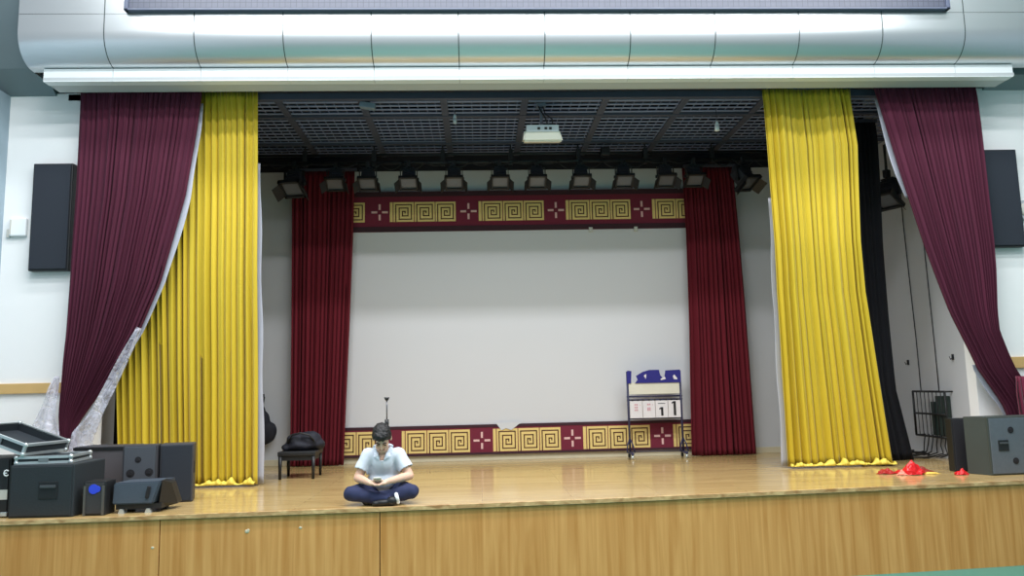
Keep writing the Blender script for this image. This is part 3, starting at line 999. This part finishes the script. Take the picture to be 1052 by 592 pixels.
# ------------------------------------------------------------------ bench with bag, hanging bag, mic stand
BX0, BX1, BY0, BY1 = -2.60, -2.12, 10.1, 10.6
t = thing('piano_bench', 'black wooden bench left of the seated person, by the left dark red curtain', 'bench', (-2.36, 10.35, STAGE))
b = BM(); box2(b, (BX0, BY0, 1.245), (BX1, BY1, 1.30), bev=0.012); obj('seat', b, BLK, t)
b = BM(); box2(b, (BX0 + 0.03, BY0 + 0.03, 1.185), (BX1 - 0.03, BY1 - 0.03, 1.245)); obj('apron', b, BLK, t)
for x in (BX0 + 0.03, BX1 - 0.03):
    for y in (BY0 + 0.03, BY1 - 0.03):
        b = BM(); cone(b, (x, y, 1.245), (x, y, STAGE), 0.030, 0.020, seg=4); obj('leg', b, BLK, t)
b = BM()
bp_ = [(-2.36, 10.35, 1.36, 0.22, 0.17, 0.075), (-2.25, 10.35, 1.44, 0.16, 0.15, 0.10), (-2.42, 10.32, 1.43, 0.11, 0.12, 0.09), (-2.53, 10.30, 1.34, 0.07, 0.08, 0.05), (-2.17, 10.38, 1.38, 0.12, 0.12, 0.09)]
for x, y, z, a, c, d in bp_:
    ball(b, (x, y, z), (a, c, d), seg=16)
b = remesh(b, 0.018, 2)
for v in b.verts:
    v.co += 0.018 * noise.noise_vector(v.co * 9)
    v.co.z = max(v.co.z, 1.302)
t = thing('duffel_bag', 'black soft bag slumped on the black bench', 'bag', (-2.35, 10.35, 1.30))
obj('body', b, NAVYBAG, t, smooth=True)
b = BM(); tube(b, [(-2.50, 10.22, 1.40), (-2.44, 10.19, 1.50), (-2.33, 10.18, 1.53), (-2.22, 10.19, 1.50), (-2.16, 10.22, 1.42)], 0.012, 8); obj('strap', b, BLK, t)
# hanging bag on the back wall, half behind the yellow curtain
b = BM()
for x, z, rx, rz in ((-3.31, 1.78, 0.07, 0.13), (-3.27, 1.62, 0.12, 0.16), (-3.22, 1.48, 0.17, 0.17), (-3.28, 1.42, 0.17, 0.15)):
    ball(b, (x, 11.82, z), (rx, 0.09, rz), seg=16)
b = remesh(b, 0.018, 2)
for v in b.verts:
    v.co += 0.02 * noise.noise_vector(v.co * 7)
    v.co.y = min(v.co.y, YB - 0.03)
t = thing('gig_bag', 'navy black soft bag hung on the grey back wall beside the left yellow curtain', 'bag', (-3.25, 11.85, 1.3))
obj('body', b, NAVYBAG, t, smooth=True)
b = BM(); tube(b, [(-3.33, 11.84, 1.84), (-3.36, 11.90, 2.0), (-3.31, 11.93, 2.03), (-3.27, 11.9, 1.98), (-3.28, 11.84, 1.84)], 0.012, 8); box2(b, (-3.34, 11.91, 1.99), (-3.29, YB, 2.03)); obj('strap', b, BLK, t)

t = thing('microphone_stand', 'thin microphone stand rising behind the seated person', 'microphone stand', (-1.01, 8.42, STAGE))
b = BM(); cone(b, (-1.01, 8.42, STAGE), (-1.01, 8.42, STAGE + 0.03), 0.13, 0.12, seg=28); obj('base', b, BLK, t)
b = BM(); cone(b, (-1.01, 8.42, STAGE + 0.03), (-1.01, 8.42, 1.74), 0.012, seg=10); obj('lower_tube', b, BLK, t)
b = BM(); cone(b, (-1.01, 8.42, 1.66), (-1.01, 8.42, 1.745), 0.022, seg=12); obj('clutch', b, BLK, t)
b = BM(); cone(b, (-1.01, 8.42, 1.74), (-1.01, 8.42, 1.96), 0.007, seg=8); obj('upper_tube', b, mat('grey_chrome_tube', (110, 110, 116), 0.3, metal=0.5), t)
b = BM(); cone(b, (-1.01, 8.42, 1.945), (-1.01, 8.42, 1.98), 0.016, 0.03, seg=12); obj('clip', b, BLK, t)

# ------------------------------------------------------------------ seated person
t = thing('person', 'person in pale blue polo shirt sitting cross-legged on the stage edge, looking at a phone', 'person', (-0.98, 7.9, STAGE))
CX = -0.985
V = Vector
pelvis = V((CX, 8.03, 1.06)); belly = V((CX, 8.00, 1.20)); chest = V((CX, 7.93, 1.36)); neck0 = V((CX, 7.87, 1.475)); neck1 = V((CX + 0.005, 7.81, 1.56))
shL, shR = V((CX - 0.145, 7.91, 1.415)), V((CX + 0.15, 7.91, 1.412))
elL, elR = V((CX - 0.245, 7.86, 1.20)), V((CX + 0.268, 7.86, 1.21))
wrL, wrR = V((CX - 0.105, 7.665, 1.175)), V((CX + 0.065, 7.665, 1.18))
kL, kR = V((CX - 0.295, 7.75, 1.065)), V((CX + 0.295, 7.76, 1.07))
hL, hR = V((CX - 0.10, 8.02, 1.06)), V((CX + 0.10, 8.02, 1.06))
aL, aR = V((CX + 0.08, 7.70, 1.005)), V((CX - 0.10, 7.77, 1.00))
b = BM()
limb(b, [(pelvis, 0.10), (belly, 0.105), (chest, 0.115)])
ball(b, (CX, 7.96, 1.30), (0.155, 0.10, 0.16)); ball(b, (CX, 7.93, 1.39), (0.17, 0.09, 0.085))
limb(b, [(neck0, 0.062), (neck1, 0.055)])
for sh, el, wr in ((shL, elL, wrL), (shR, elR, wrR)):
    limb(b, [(chest.lerp(sh, 0.55), 0.07), (sh, 0.062), (sh.lerp(el, 0.5), 0.050), (el, 0.042), (el.lerp(wr, 0.35), 0.042), (wr, 0.027)])
for h, k, a in ((hL, kL, aL), (hR, kR, aR)):
    limb(b, [(pelvis, 0.10), (h, 0.09), (h.lerp(k, 0.5), 0.078), (k, 0.062), (k.lerp(a, 0.4), 0.055), (a, 0.036)])
limb(b, [(aL, 0.036), (aL + V((-0.08, -0.03, -0.02)), 0.024)]); limb(b, [(aR, 0.036), (aR + V((0.08, 0.0, -0.02)), 0.024)])
# head: skull, jaw, nose, ears
HC = V((CX + 0.005, 7.775, 1.592))
RH = Matrix.Rotation(math.radians(44), 3, 'X') @ Matrix.Rotation(math.radians(2), 3, 'Z')   # chin towards the chest
def HL(p):
    return HC + RH @ (V(p) * 1.08)
ball(b, HL((0, 0.012, 0.03)), (0.078, 0.097, 0.092), rot=RH)
ball(b, HL((0, -0.022, -0.035)), (0.064, 0.070, 0.088), rot=RH)
ball(b, HL((0, -0.062, -0.092)), (0.034, 0.030, 0.026), rot=RH)
limb(b, [(HL((0, -0.090, 0.005)), 0.011), (HL((0, -0.107, -0.032)), 0.015)])
for s in (-1, 1):
    ball(b, HL((s * 0.079, 0.008, -0.012)), (0.012, 0.022, 0.034), rot=RH, seg=10)
    ball(b, HL((s * 0.034, -0.072, -0.028)), (0.026, 0.018, 0.02), rot=RH, seg=10)
    ball(b, HL((s * 0.030, -0.078, 0.016)), (0.030, 0.014, 0.010), rot=RH, seg=10)
# hands: palms and fingers round the phone
PH = V((CX - 0.02, 7.645, 1.196))
for s, wr in ((-1, wrL), (1, wrR)):
    palm = V((PH.x + s * 0.052, 7.645, 1.168))
    limb(b, [(wr, 0.027), (wr.lerp(palm, 0.6), 0.026), (palm, 0.024)])
    ball(b, palm, (0.036, 0.036, 0.02), seg=12)
    for k, ln in enumerate((0.070, 0.078, 0.072, 0.058)):
        y0_ = palm.y + 0.026 - 0.019 * k
        f0 = V((palm.x - s * 0.012, y0_, 1.166 - 0.001 * k))
        f1 = f0 + V((-s * ln * 0.5, -0.004, -0.010))
        f2 = f1 + V((-s * ln * 0.33, -0.002, 0.010))
        limb(b, [(f0, 0.0098), (f1, 0.0092), (f2, 0.008)], seg=8)
    th0 = V((palm.x + s * 0.006, palm.y - 0.004, 1.182)); th1 = th0 + V((-s * 0.022, -0.016, 0.020)); th2 = th1 + V((-s * 0.026, -0.004, 0.004))
    limb(b, [(th0, 0.013), (th1, 0.0105), (th2, 0.009)], seg=8)
body = obj('body', remesh(b, 0.0058, 2), SKIN, t, smooth=True)
# face details
b = BM()
for s in (-1, 1):
    limb(b, [(HL((s * 0.016, -0.093, 0.020)), 0.0045), (HL((s * 0.034, -0.091, 0.026)), 0.0052), (HL((s * 0.052, -0.080, 0.020)), 0.0035)], seg=8)
obj('eyebrow', b, HAIR, t, label='black eyebrows')
b = BM()
for s in (-1, 1):
    limb(b, [(HL((s * 0.020, -0.088, 0.000)), 0.003), (HL((s * 0.033, -0.089, -0.004)), 0.0042), (HL((s * 0.047, -0.081, 0.000)), 0.003)], seg=8)
obj('eyelid', b, HAIR, t, label='dark lashes of lowered eyes')
b = BM(); limb(b, [(HL((-0.022, -0.084, -0.064)), 0.004), (HL((0, -0.093, -0.063)), 0.0065), (HL((0.022, -0.084, -0.064)), 0.004)], seg=8); obj('lips', b, LIPS, t)
# hair: short, covers crown and sides, fringe on the brow
b = BM()
ball(b, HL((0, 0.020, 0.048)), (0.092, 0.106, 0.094), rot=RH)
ball(b, HL((0, 0.055, -0.01)), (0.080, 0.075, 0.085), rot=RH)
ball(b, HL((0, -0.045, 0.075)), (0.078, 0.055, 0.045), rot=RH)
for s in (-1, 1):
    ball(b, HL((s * 0.070, 0.0, 0.035)), (0.020, 0.045, 0.045), rot=RH)
b = remesh(b, 0.008, 2)
for v in b.verts:
    v.co += 0.007 * noise.noise_vector(v.co * 45)
obj('hair', b, HAIR, t, smooth=True, label='short black hair')
# polo shirt
b = BM()
limb(b, [(V((CX, 8.02, 1.10)), 0.125), (belly, 0.128), (chest, 0.135)])
ball(b, (CX, 7.965, 1.30), (0.172, 0.125, 0.18)); ball(b, (CX, 7.93, 1.39), (0.165, 0.105, 0.095))
ball(b, (CX, 7.96, 1.17), (0.17, 0.125, 0.10))
for sh, el in ((shL, elL), (shR, elR)):
    limb(b, [(chest.lerp(sh, 0.5), 0.088), (sh, 0.074), (sh.lerp(el, 0.35), 0.071), (sh.lerp(el, 0.66), 0.076)])
b = remesh(b, 0.011, 3)
dele = []
for v in b.verts:
    w = noise.noise(v.co * V((14, 14, 7)))
    v.co += V((0.006 * w, -0.010 * w, 0))
for v in b.verts:       # open neck and flat sleeve hems
    p = v.co
    if (p - neck1).length < 0.098 or (abs(p.x - CX) < 0.042 - (1.475 - p.z) * 0.30 and p.y < 7.90 and p.z > 1.375):
        dele.append(v); continue
    for sh, el in ((shL, elL), (shR, elR)):
        d = (el - sh)
        f = (p - sh).dot(d) / d.length_squared
        side = (p.x - CX) * (sh.x - CX) > 0
        if side and f > 0.68 and ((p - sh) - d * f).length < 0.09 and abs(p.x - CX) > 0.16:
            dele.append(v); break
bmesh.ops.delete(b, geom=dele, context='VERTS')
shirt = solid(obj('polo_shirt', b, SHIRT, t, smooth=True), 0.005)
b = BM()
for s in (-1, 1):
    o0 = V((CX, 0, 0))
    pts = [V((CX + s * 0.083, 7.93, 1.505)), V((CX + s * 0.098, 7.86, 1.470)), V((CX + s * 0.080, 7.800, 1.405)), V((CX + s * 0.020, 7.785, 1.375)), V((CX + s * 0.036, 7.795, 1.425)), V((CX + s * 0.070, 7.85, 1.490))]
    prism(b, pts, (s * 0.004, 0.008, 0.002))
ring = [V((CX + 0.088 * math.sin(a), 7.895 + 0.055 * math.cos(a), 1.498 + 0.012 * math.cos(a))) for a in [math.radians(d) for d in range(-100, 101, 20)]]
tube(b, ring, 0.016, 8)
obj('collar', b, SHIRT, shirt)
b = BM()
for zz_ in (1.36, 1.335):
    ball(b, (CX + 0.002, 7.79, zz_), (0.005, 0.004, 0.005), seg=8)
obj('button', b, BEIGEP, shirt)
# trousers
b = BM()
ball(b, (CX, 8.04, 1.06), (0.175, 0.13, 0.11))
for h, k, a in ((hL, kL, aL), (hR, kR, aR)):
    limb(b, [(h, 0.105), (h.lerp(k, 0.5), 0.090), (k, 0.072), (k.lerp(a, 0.35), 0.070), (k.lerp(a, 0.92), 0.056)])
b = remesh(b, 0.011, 3)
for v in b.verts:
    v.co += 0.008 * noise.noise_vector(v.co * V((16, 16, 9)))
    v.co.z = max(v.co.z, STAGE + 0.003)
obj('trousers', b, TROUS, t, smooth=True)
# shoes and socks
for a, s in ((aL, 1), (aR, -1)):
    b = BM()
    d = V((s, 0.02, 0))
    base = V((a.x + s * 0.035, a.y - 0.035, STAGE + 0.047))
    ball(b, base, (0.055, 0.048, 0.046), seg=14)
    ball(b, base + V((-s * 0.09, 0, -0.012)), (0.09, 0.045, 0.034), seg=14)
    ball(b, base + V((-s * 0.15, 0.0, -0.018)), (0.05, 0.044, 0.028), seg=14)
    b = remesh(b, 0.009, 2)
    for v in b.verts:
        v.co.z = max(v.co.z, STAGE + 0.002)
    obj('shoe', b, SHOE, t, smooth=True)
b = BM(); limb(b, [(V((CX + 0.155, 7.655, 1.06)), 0.018), (V((CX + 0.175, 7.655, 0.985)), 0.018)]); obj('sock', b, SOCK, t, label='white sock showing above the shoe')
# phone
ph = thing('phone', 'phone held in both hands by the seated person', 'phone', tuple(PH))
RPh = Matrix.Rotation(math.radians(-35), 3, 'X')
b = BM(); box(b, PH, (0.076, 0.11, 0.009), rot=RPh, bev=0.003); obj('case', b, mat('pale_phone_case', (214, 208, 200), 0.4), ph)
b = BM(); box(b, PH + RPh @ V((0, 0, 0.0048)), (0.070, 0.102, 0.001), rot=RPh); obj('screen', b, INK, ph)

# ------------------------------------------------------------------ speaker pile at the left
# big subwoofer turned slightly
def cup_handle(parent, c, ux, w, h, mname):
    """recessed handle cup on the face with local axes ux (along), z up; face normal n"""
    n = ux.cross(V((0, 0, 1)))
    R = Matrix((ux, -n, V((0, 0, 1)))).transposed()
    b = BM(); box(b, c, (w, 0.012, h), rot=R, bev=0.005)
    p = obj('handle_cup', b, BLK, parent)
    b = BM(); box(b, c + n * 0.010 + V((0, 0, h * 0.22)), (w * 0.8, 0.02, h * 0.16), rot=R, bev=0.004)
    obj('handle_bar', b, mat('handle_grey', (70, 74, 78), 0.5), p)

def cabinet(name, label, cat, near_l, near_r, depth, z1, m_front, m_side, group=None, z0=STAGE, bev=0.012):
    """box given by its two near bottom corners; depth goes away from camera"""
    a, c = V((near_l[0], near_l[1], z0)), V((near_r[0], near_r[1], z0))
    ux = (c - a).normalized()
    uy = V((0, 0, 1)).cross(ux)
    w = (c - a).length
    R = Matrix((ux, uy, V((0, 0, 1)))).transposed()
    ctr = a + ux * w / 2 + uy * depth / 2 + V((0, 0, (z1 - z0) / 2))
    t = thing(name, label, cat, tuple((a + c) / 2), group)
    b = BM(); box(b, ctr, (w, depth, z1 - z0), rot=R, bev=bev); obj('cabinet', b, m_side, t)
    b = BM(); box(b, a + ux * w / 2 + V((0, 0, (z1 - z0) / 2)) - uy * 0.004, (w - 0.035, 0.014, z1 - z0 - 0.035), rot=R, bev=0.004)
    obj('front_panel', b, m_front, t)
    return t, a, ux, uy, w, R

t, a, ux, uy, w, R = cabinet('subwoofer', 'large black speaker cabinet with handle cup at the stage edge, under the flight cases', 'speaker', (-4.43, 7.58), (-3.83, 7.56), 0.56, 1.435, BLKP, BLKP, 'speakers piled at the left of the stage')
cup_handle(t, a + ux * 0.37 + V((0, 0, 0.25)) - uy * 0.012, ux, 0.18, 0.16, 'x')
for fx in (0.06, w - 0.06):
    b = BM(); cone(b, a + ux * fx + uy * 0.06 , a + ux * fx + uy * 0.06 + V((0, 0, 0.02)), 0.025); obj('foot', b, BLK, t)

# wide grey cabinet behind
t, a, ux, uy, w, R = cabinet('amplifier_cabinet', 'wide worn grey cabinet behind the large black speaker', 'cabinet', (-4.28, 8.42), (-3.70, 8.40), 0.35, 1.535, mat('faded_brown_grey_laminate', (92, 88, 92), 0.6), CABSIDE, 'speakers piled at the left of the stage')
b = BM(); box(b, a + ux * w / 2 + V((0, 0, 0.565)) - uy * 0.012, (w, 0.02, 0.03), rot=R); obj('top_rail', b, BLK, t)
# speaker with three round holes
t, a, ux, uy, w, R = cabinet('speaker_cabinet', 'dark grey speaker with three round holes behind the floor monitor', 'speaker', (-3.68, 8.20), (-3.345, 8.24), 0.16, 1.555, mat('dark_grey_baffle', (72, 76, 84), 0.6), CABSIDE, 'speakers piled at the left of the stage')
for dx, dz, r in ((0.155, 0.455, 0.032), (0.085, 0.32, 0.042), (0.265, 0.325, 0.042)):
    b = BM(); c = a + ux * dx + V((0, 0, dz)); cone(b, c - uy * 0.012, c + uy * 0.02, r, seg=18); cone(b, c - uy * 0.02, c - uy * 0.010, r * 0.45, seg=14); obj('driver', b, INK, t)
# tall dark cabinet
t, a, ux, uy, w, R = cabinet('speaker_cabinet', 'tall plain black speaker next to the left yellow curtain hem', 'speaker', (-3.335, 8.28), (-3.02, 8.36), 0.25, 1.55, GRILLCLOTH, CABSIDE, 'speakers piled at the left of the stage')
b = BM(); box(b, a + ux * w + uy * 0.1 + V((0, 0, 0.35)), (0.01, 0.05, 0.12), rot=R); obj('side_handle', b, BLK, t)
# small box with blue sticker
t, a, ux, uy, w, R = cabinet('small_speaker', 'small black box with a round blue sticker between two speakers', 'speaker', (-3.76, 7.60), (-3.55, 7.60), 0.2, 1.265, mat('brown_black_cloth', (54, 54, 56), 0.8), BLK, 'speakers piled at the left of the stage')
b = BM(); c = a + ux * 0.10 + V((0, 0, 0.245)); cone(b, c - uy * 0.016, c - uy * 0.01, 0.045, seg=20); cone(b, c + ux * 0.035 - uy * 0.0155, c + ux * 0.035 - uy * 0.011, 0.03, seg=16); obj('sticker', b, BLUEST, t, label='round bright blue sticker')
for fx in (0.02, w - 0.02):
    b = BM(); box(b, a + ux * fx - uy * 0.012 + V((0, 0, 0.14)), (0.018, 0.02, 0.27), rot=R); obj('edge_post', b, mat('grey_edge_post', (86, 84, 80), 0.5), t)

# wedge floor monitor
t = thing('floor_monitor', 'black wedge floor monitor on small feet at the stage edge', 'speaker', (-3.3, 7.75, STAGE), 'speakers piled at the left of the stage')
b = BM()
x0, x1 = -3.52, -3.12
yf = 7.66
prism(b, [(x0, yf, 1.035), (x1 - 0.02, yf, 1.035), (x1 + 0.045, yf + 0.02, 1.245), (x0 - 0.0, yf + 0.02, 1.235)], (0.03, 0.30, 0.0))
bmesh.ops.bevel(b, geom=b.edges[:], offset=0.012, segments=2, affect='EDGES')
obj('cabinet', b, mat('blue_black_monitor_coating', (62, 72, 84), 0.6, var=0.1, scale=40), t)
b = BM(); prism(b, [(x1 + 0.03, yf + 0.03, 1.04), (x1 + 0.055, yf + 0.03, 1.25), (x1 + 0.10, yf + 0.14, 1.21), (x1 + 0.12, yf + 0.26, 1.0), (x1 + 0.05, yf + 0.16, 0.985)], (-0.02, 0.16, 0.0)); obj('side_panel', b, BLK, t)
b = BM(); box2(b, (x0 + 0.02, yf + 0.04, 0.985), (x1 + 0.05, yf + 0.30, 1.035)); obj('base', b, BLK, t)
b = BM(); box(b, (x1 - 0.065, yf - 0.004, 1.145), (0.034, 0.02, 0.115), rot=Matrix.Rotation(math.radians(10), 3, 'Y'), bev=0.01); obj('handle_slot', b, INK, t)
for x in (x0 + 0.08, x1 - 0.07):
    b = BM(); prism(b, [(x - 0.03, yf + 0.02, STAGE), (x + 0.03, yf + 0.02, STAGE), (x + 0.015, yf + 0.02, 0.99), (x - 0.015, yf + 0.02, 0.99)], (0, 0.05, 0)); obj('foot', b, SILVER, t, label='light metal foot')
for x in (x0 + 0.08, x1 - 0.0):
    b = BM(); box2(b, (x - 0.03, yf + 0.22, STAGE), (x + 0.03, yf + 0.27, 0.99)); obj('foot', b, BLK, t)

# flight cases on top of the subwoofer
def tray(name, label, ctr, size, R, open_top):
    t = thing(name, label, 'case', tuple(ctr - V((0, 0, size[2] / 2))), 'flight cases on the large black speaker')
    def P(p):
        return ctr + R @ V(p)
    sx, sy, sz = size
    b = BM()
    if open_top:
        box(b, P((0, 0, -sz / 2 + 0.008)), (sx, sy, 0.016), rot=R)
        for s in (-1, 1):
            box(b, P((s * (sx / 2 - 0.006), 0, 0)), (0.012, sy, sz), rot=R)
            box(b, P((0, s * (sy / 2 - 0.006), 0)), (sx, 0.012, sz), rot=R)
    else:
        box(b, P((0, 0, 0)), size, rot=R)
    obj('shell', b, mat('black_case_board', (38, 44, 50), 0.6), t)
    b = BM()
    e = 0.024
    for s in (-1, 1):
        for q in (-1, 1):
            box(b, P((0, s * sy / 2, q * sz / 2)), (sx, e, e), rot=R)
            box(b, P((s * sx / 2, 0, q * sz / 2)), (e, sy, e), rot=R)
            box(b, P((s * sx / 2, q * sy / 2, 0)), (e, e, sz), rot=R)
    obj('edging', b, SILVER, t, label='silver aluminium edging')
    for s in (-1, 1):
        for q in (-1, 1):
            b = BM()
            for k in (-1, 1):
                ball(b, P((s * sx / 2, q * sy / 2, k * sz / 2)), 0.024, seg=10)
            obj('ball_corner', b, SILVER, t)
    b = BM(); box(b, P((0.0, -sy / 2 - 0.01, 0)), (0.09, 0.012, min(0.07, sz * 0.8)), rot=R, bev=0.003); obj('latch', b, mat('dull_steel', (140, 146, 148), 0.35, metal=0.6), t)
    return t
Rz0 = Matrix.Rotation(math.radians(6), 3, 'Z')
tray('flight_case', 'closed flat black flight case with silver edges lying on the large black speaker', V((-4.19, 7.88, 1.4745)), (0.48, 0.46, 0.05), Rz0, False)
ax_ = V((0.5, -0.1, -0.17)).normalized(); ay_ = V((0.12, 0.6, 0.0)); ay_ = (ay_ - ax_ * ay_.dot(ax_)).normalized(); az_ = ax_.cross(ay_)
Rt = Matrix((ax_, ay_, az_)).transposed()
tray('flight_case', 'open black flight case lid tilted on top of the flat case', V((-4.32, 7.60, 1.595)) - ax_ * 0.30 + ay_ * 0.28 - az_ * 0.02, (0.60, 0.56, 0.09), Rt, True)

# rack at the very left edge, cut by the picture
t, a, ux, uy, w, R = cabinet('equipment_rack', 'black equipment rack with white letter mark, cut off by the left picture edge', 'rack', (-4.98, 7.66), (-4.47, 7.66), 0.45, 1.50, BLK, BLK)
b = BM()
for k in range(13):
    ang = math.radians(50 + 260 * k / 12)
    c = a + ux * (w - 0.035 + 0.022 * math.cos(ang)) + V((0, 0, 0.41 + 0.026 * math.sin(ang))) - uy * 0.013
    ball(b, c, 0.007, seg=8)
box(b, a + ux * (w - 0.045) + V((0, 0, 0.41)) - uy * 0.013, (0.03, 0.006, 0.010), rot=R)
obj('letter_mark', b, STRIPW, t, label='white letter mark')
b = BM(); box(b, a + ux * (w - 0.05) + V((0, 0, 0.21)) - uy * 0.013, (0.07, 0.008, 0.09), rot=R); obj('sticker', b, BEIGEP, t, label='pale grey sticker')
b = BM(); box(b, a + ux * (w - 0.04) + V((0, 0, 0.03)) - uy * 0.01, (0.06, 0.02, 0.04), rot=R, bev=0.005); obj('corner_fitting', b, SILVER, t)

# ------------------------------------------------------------------ speakers at the right
t, a, ux, uy, w, R = cabinet('speaker_cabinet', 'large grey speaker with handle cup and round holes at the right stage edge', 'speaker', (5.72, 8.60), (6.55, 8.66), 0.28, 1.60, GREYCAB, mat('olive_black_side', (58, 64, 60), 0.6), 'speakers at the right of the stage')
# side of the cabinet is splayed towards the back left
prism_b = BM()
prism(prism_b, [(5.725, 8.61, STAGE + 0.003), (5.735, 8.87, STAGE + 0.003), (5.60, 8.84, STAGE + 0.003)], (0, 0, 0.645))
obj('splayed_side', prism_b, mat('olive_black_side', (58, 64, 60), 0.6), t)
cup_handle(t, a + ux * 0.165 + V((0, 0, 0.33)) - uy * 0.014, ux, 0.125, 0.12, 'x')
for dx, dz in ((0.27, 0.50), (0.30, 0.155)):
    b = BM(); c = a + ux * dx + V((0, 0, dz)); cone(b, c - uy * 0.016, c, 0.036, seg=18); cone(b, c - uy * 0.022, c - uy * 0.014, 0.017, seg=12); obj('pole_socket', b, INK, t)
t, a, ux, uy, w, R = cabinet('speaker_cabinet', 'smaller black speaker standing behind the large grey speaker', 'speaker', (5.56, 9.02), (5.86, 9.02), 0.12, 1.57, mat('plain_black_cloth', (30, 30, 36), 0.85), BLK, 'speakers at the right of the stage')
b = BM(); box(b, a + ux * w / 2 + V((0, 0, 0.608)) + uy * 0.04, (w * 0.8, 0.05, 0.02), rot=R); obj('top_plate', b, BLK, t)

# ------------------------------------------------------------------ red plastic on the floor
def crumple(name, label, cat, ctr, rx, ry, rz, m, seed, group=None):
    b = BM()
    bmesh.ops.create_icosphere(b, subdivisions=5, radius=1)
    for v in b.verts:
        d = v.co.copy()
        n_ = noise.noise(d * 1.6 + V((seed, 0, 0))) * 0.45 + abs(noise.noise(d * 4 + V((0, seed, 0)))) * 0.35
        r_ = math.hypot(d.x, d.y)
        h_ = max(0.0, d.z) * (0.75 + 0.9 * n_) * (1.25 - 0.8 * r_)
        k_ = 1 + n_ * 0.7
        v.co = V((ctr[0] + d.x * k_ * rx, ctr[1] + d.y * k_ * ry, STAGE + 0.003 + max(0.0, h_) * rz))
    o = obj(name, b, m, None, smooth=True)
    return tag(o, label, cat, group)
crumple('red_plastic_bag', 'crumpled red plastic bag, tallest of the red heap on the stage floor', 'bag', (4.98, 8.93, STAGE), 0.16, 0.10, 0.13, REDP, 3.1, 'red plastic on the stage floor')
crumple('red_plastic_bag', 'flat red and brown plastic at the left end of the red heap', 'bag', (4.74, 9.04, STAGE), 0.10, 0.07, 0.06, mat('dark_red_film', (170, 34, 30), 0.4, var=0.35, scale=30), 5.2, 'red plastic on the stage floor')
crumple('red_plastic_bag', 'flat dark red plastic at the right end of the red heap', 'bag', (5.20, 9.08, STAGE), 0.11, 0.07, 0.06, mat('brown_red_film', (140, 40, 30), 0.4, var=0.4, scale=30), 8.4, 'red plastic on the stage floor')
crumple('yellow_ribbon', 'pale yellow scrap at the right end of the red heap', 'ribbon', (5.18, 8.90, STAGE), 0.11, 0.04, 0.028, YELP, 2.2)
crumple('pink_scrap', 'small pale pink scrap in front of the red heap', 'scrap', (4.83, 8.86, STAGE), 0.05, 0.03, 0.05, mat('pink_paper', (244, 150, 130), 0.6), 7.2)
crumple('red_plastic_bag', 'small red plastic lump on the floor in front of the black speaker', 'bag', (5.47, 8.76, STAGE), 0.07, 0.05, 0.07, REDP, 9.9, 'red plastic on the stage floor')
b = BM()
for x, z, r in ((-2.21, 0.775, 0.017), (-2.20, 0.785, 0.012), (-1.72, 0.79, 0.012), (-3.06, 0.66, 0.012)):
    ball(b, (x, edge_y(x) + 0.014, z), (r * 1.3, 0.004, r), seg=8)
struct('trim_apron_chips', b, CREAM)
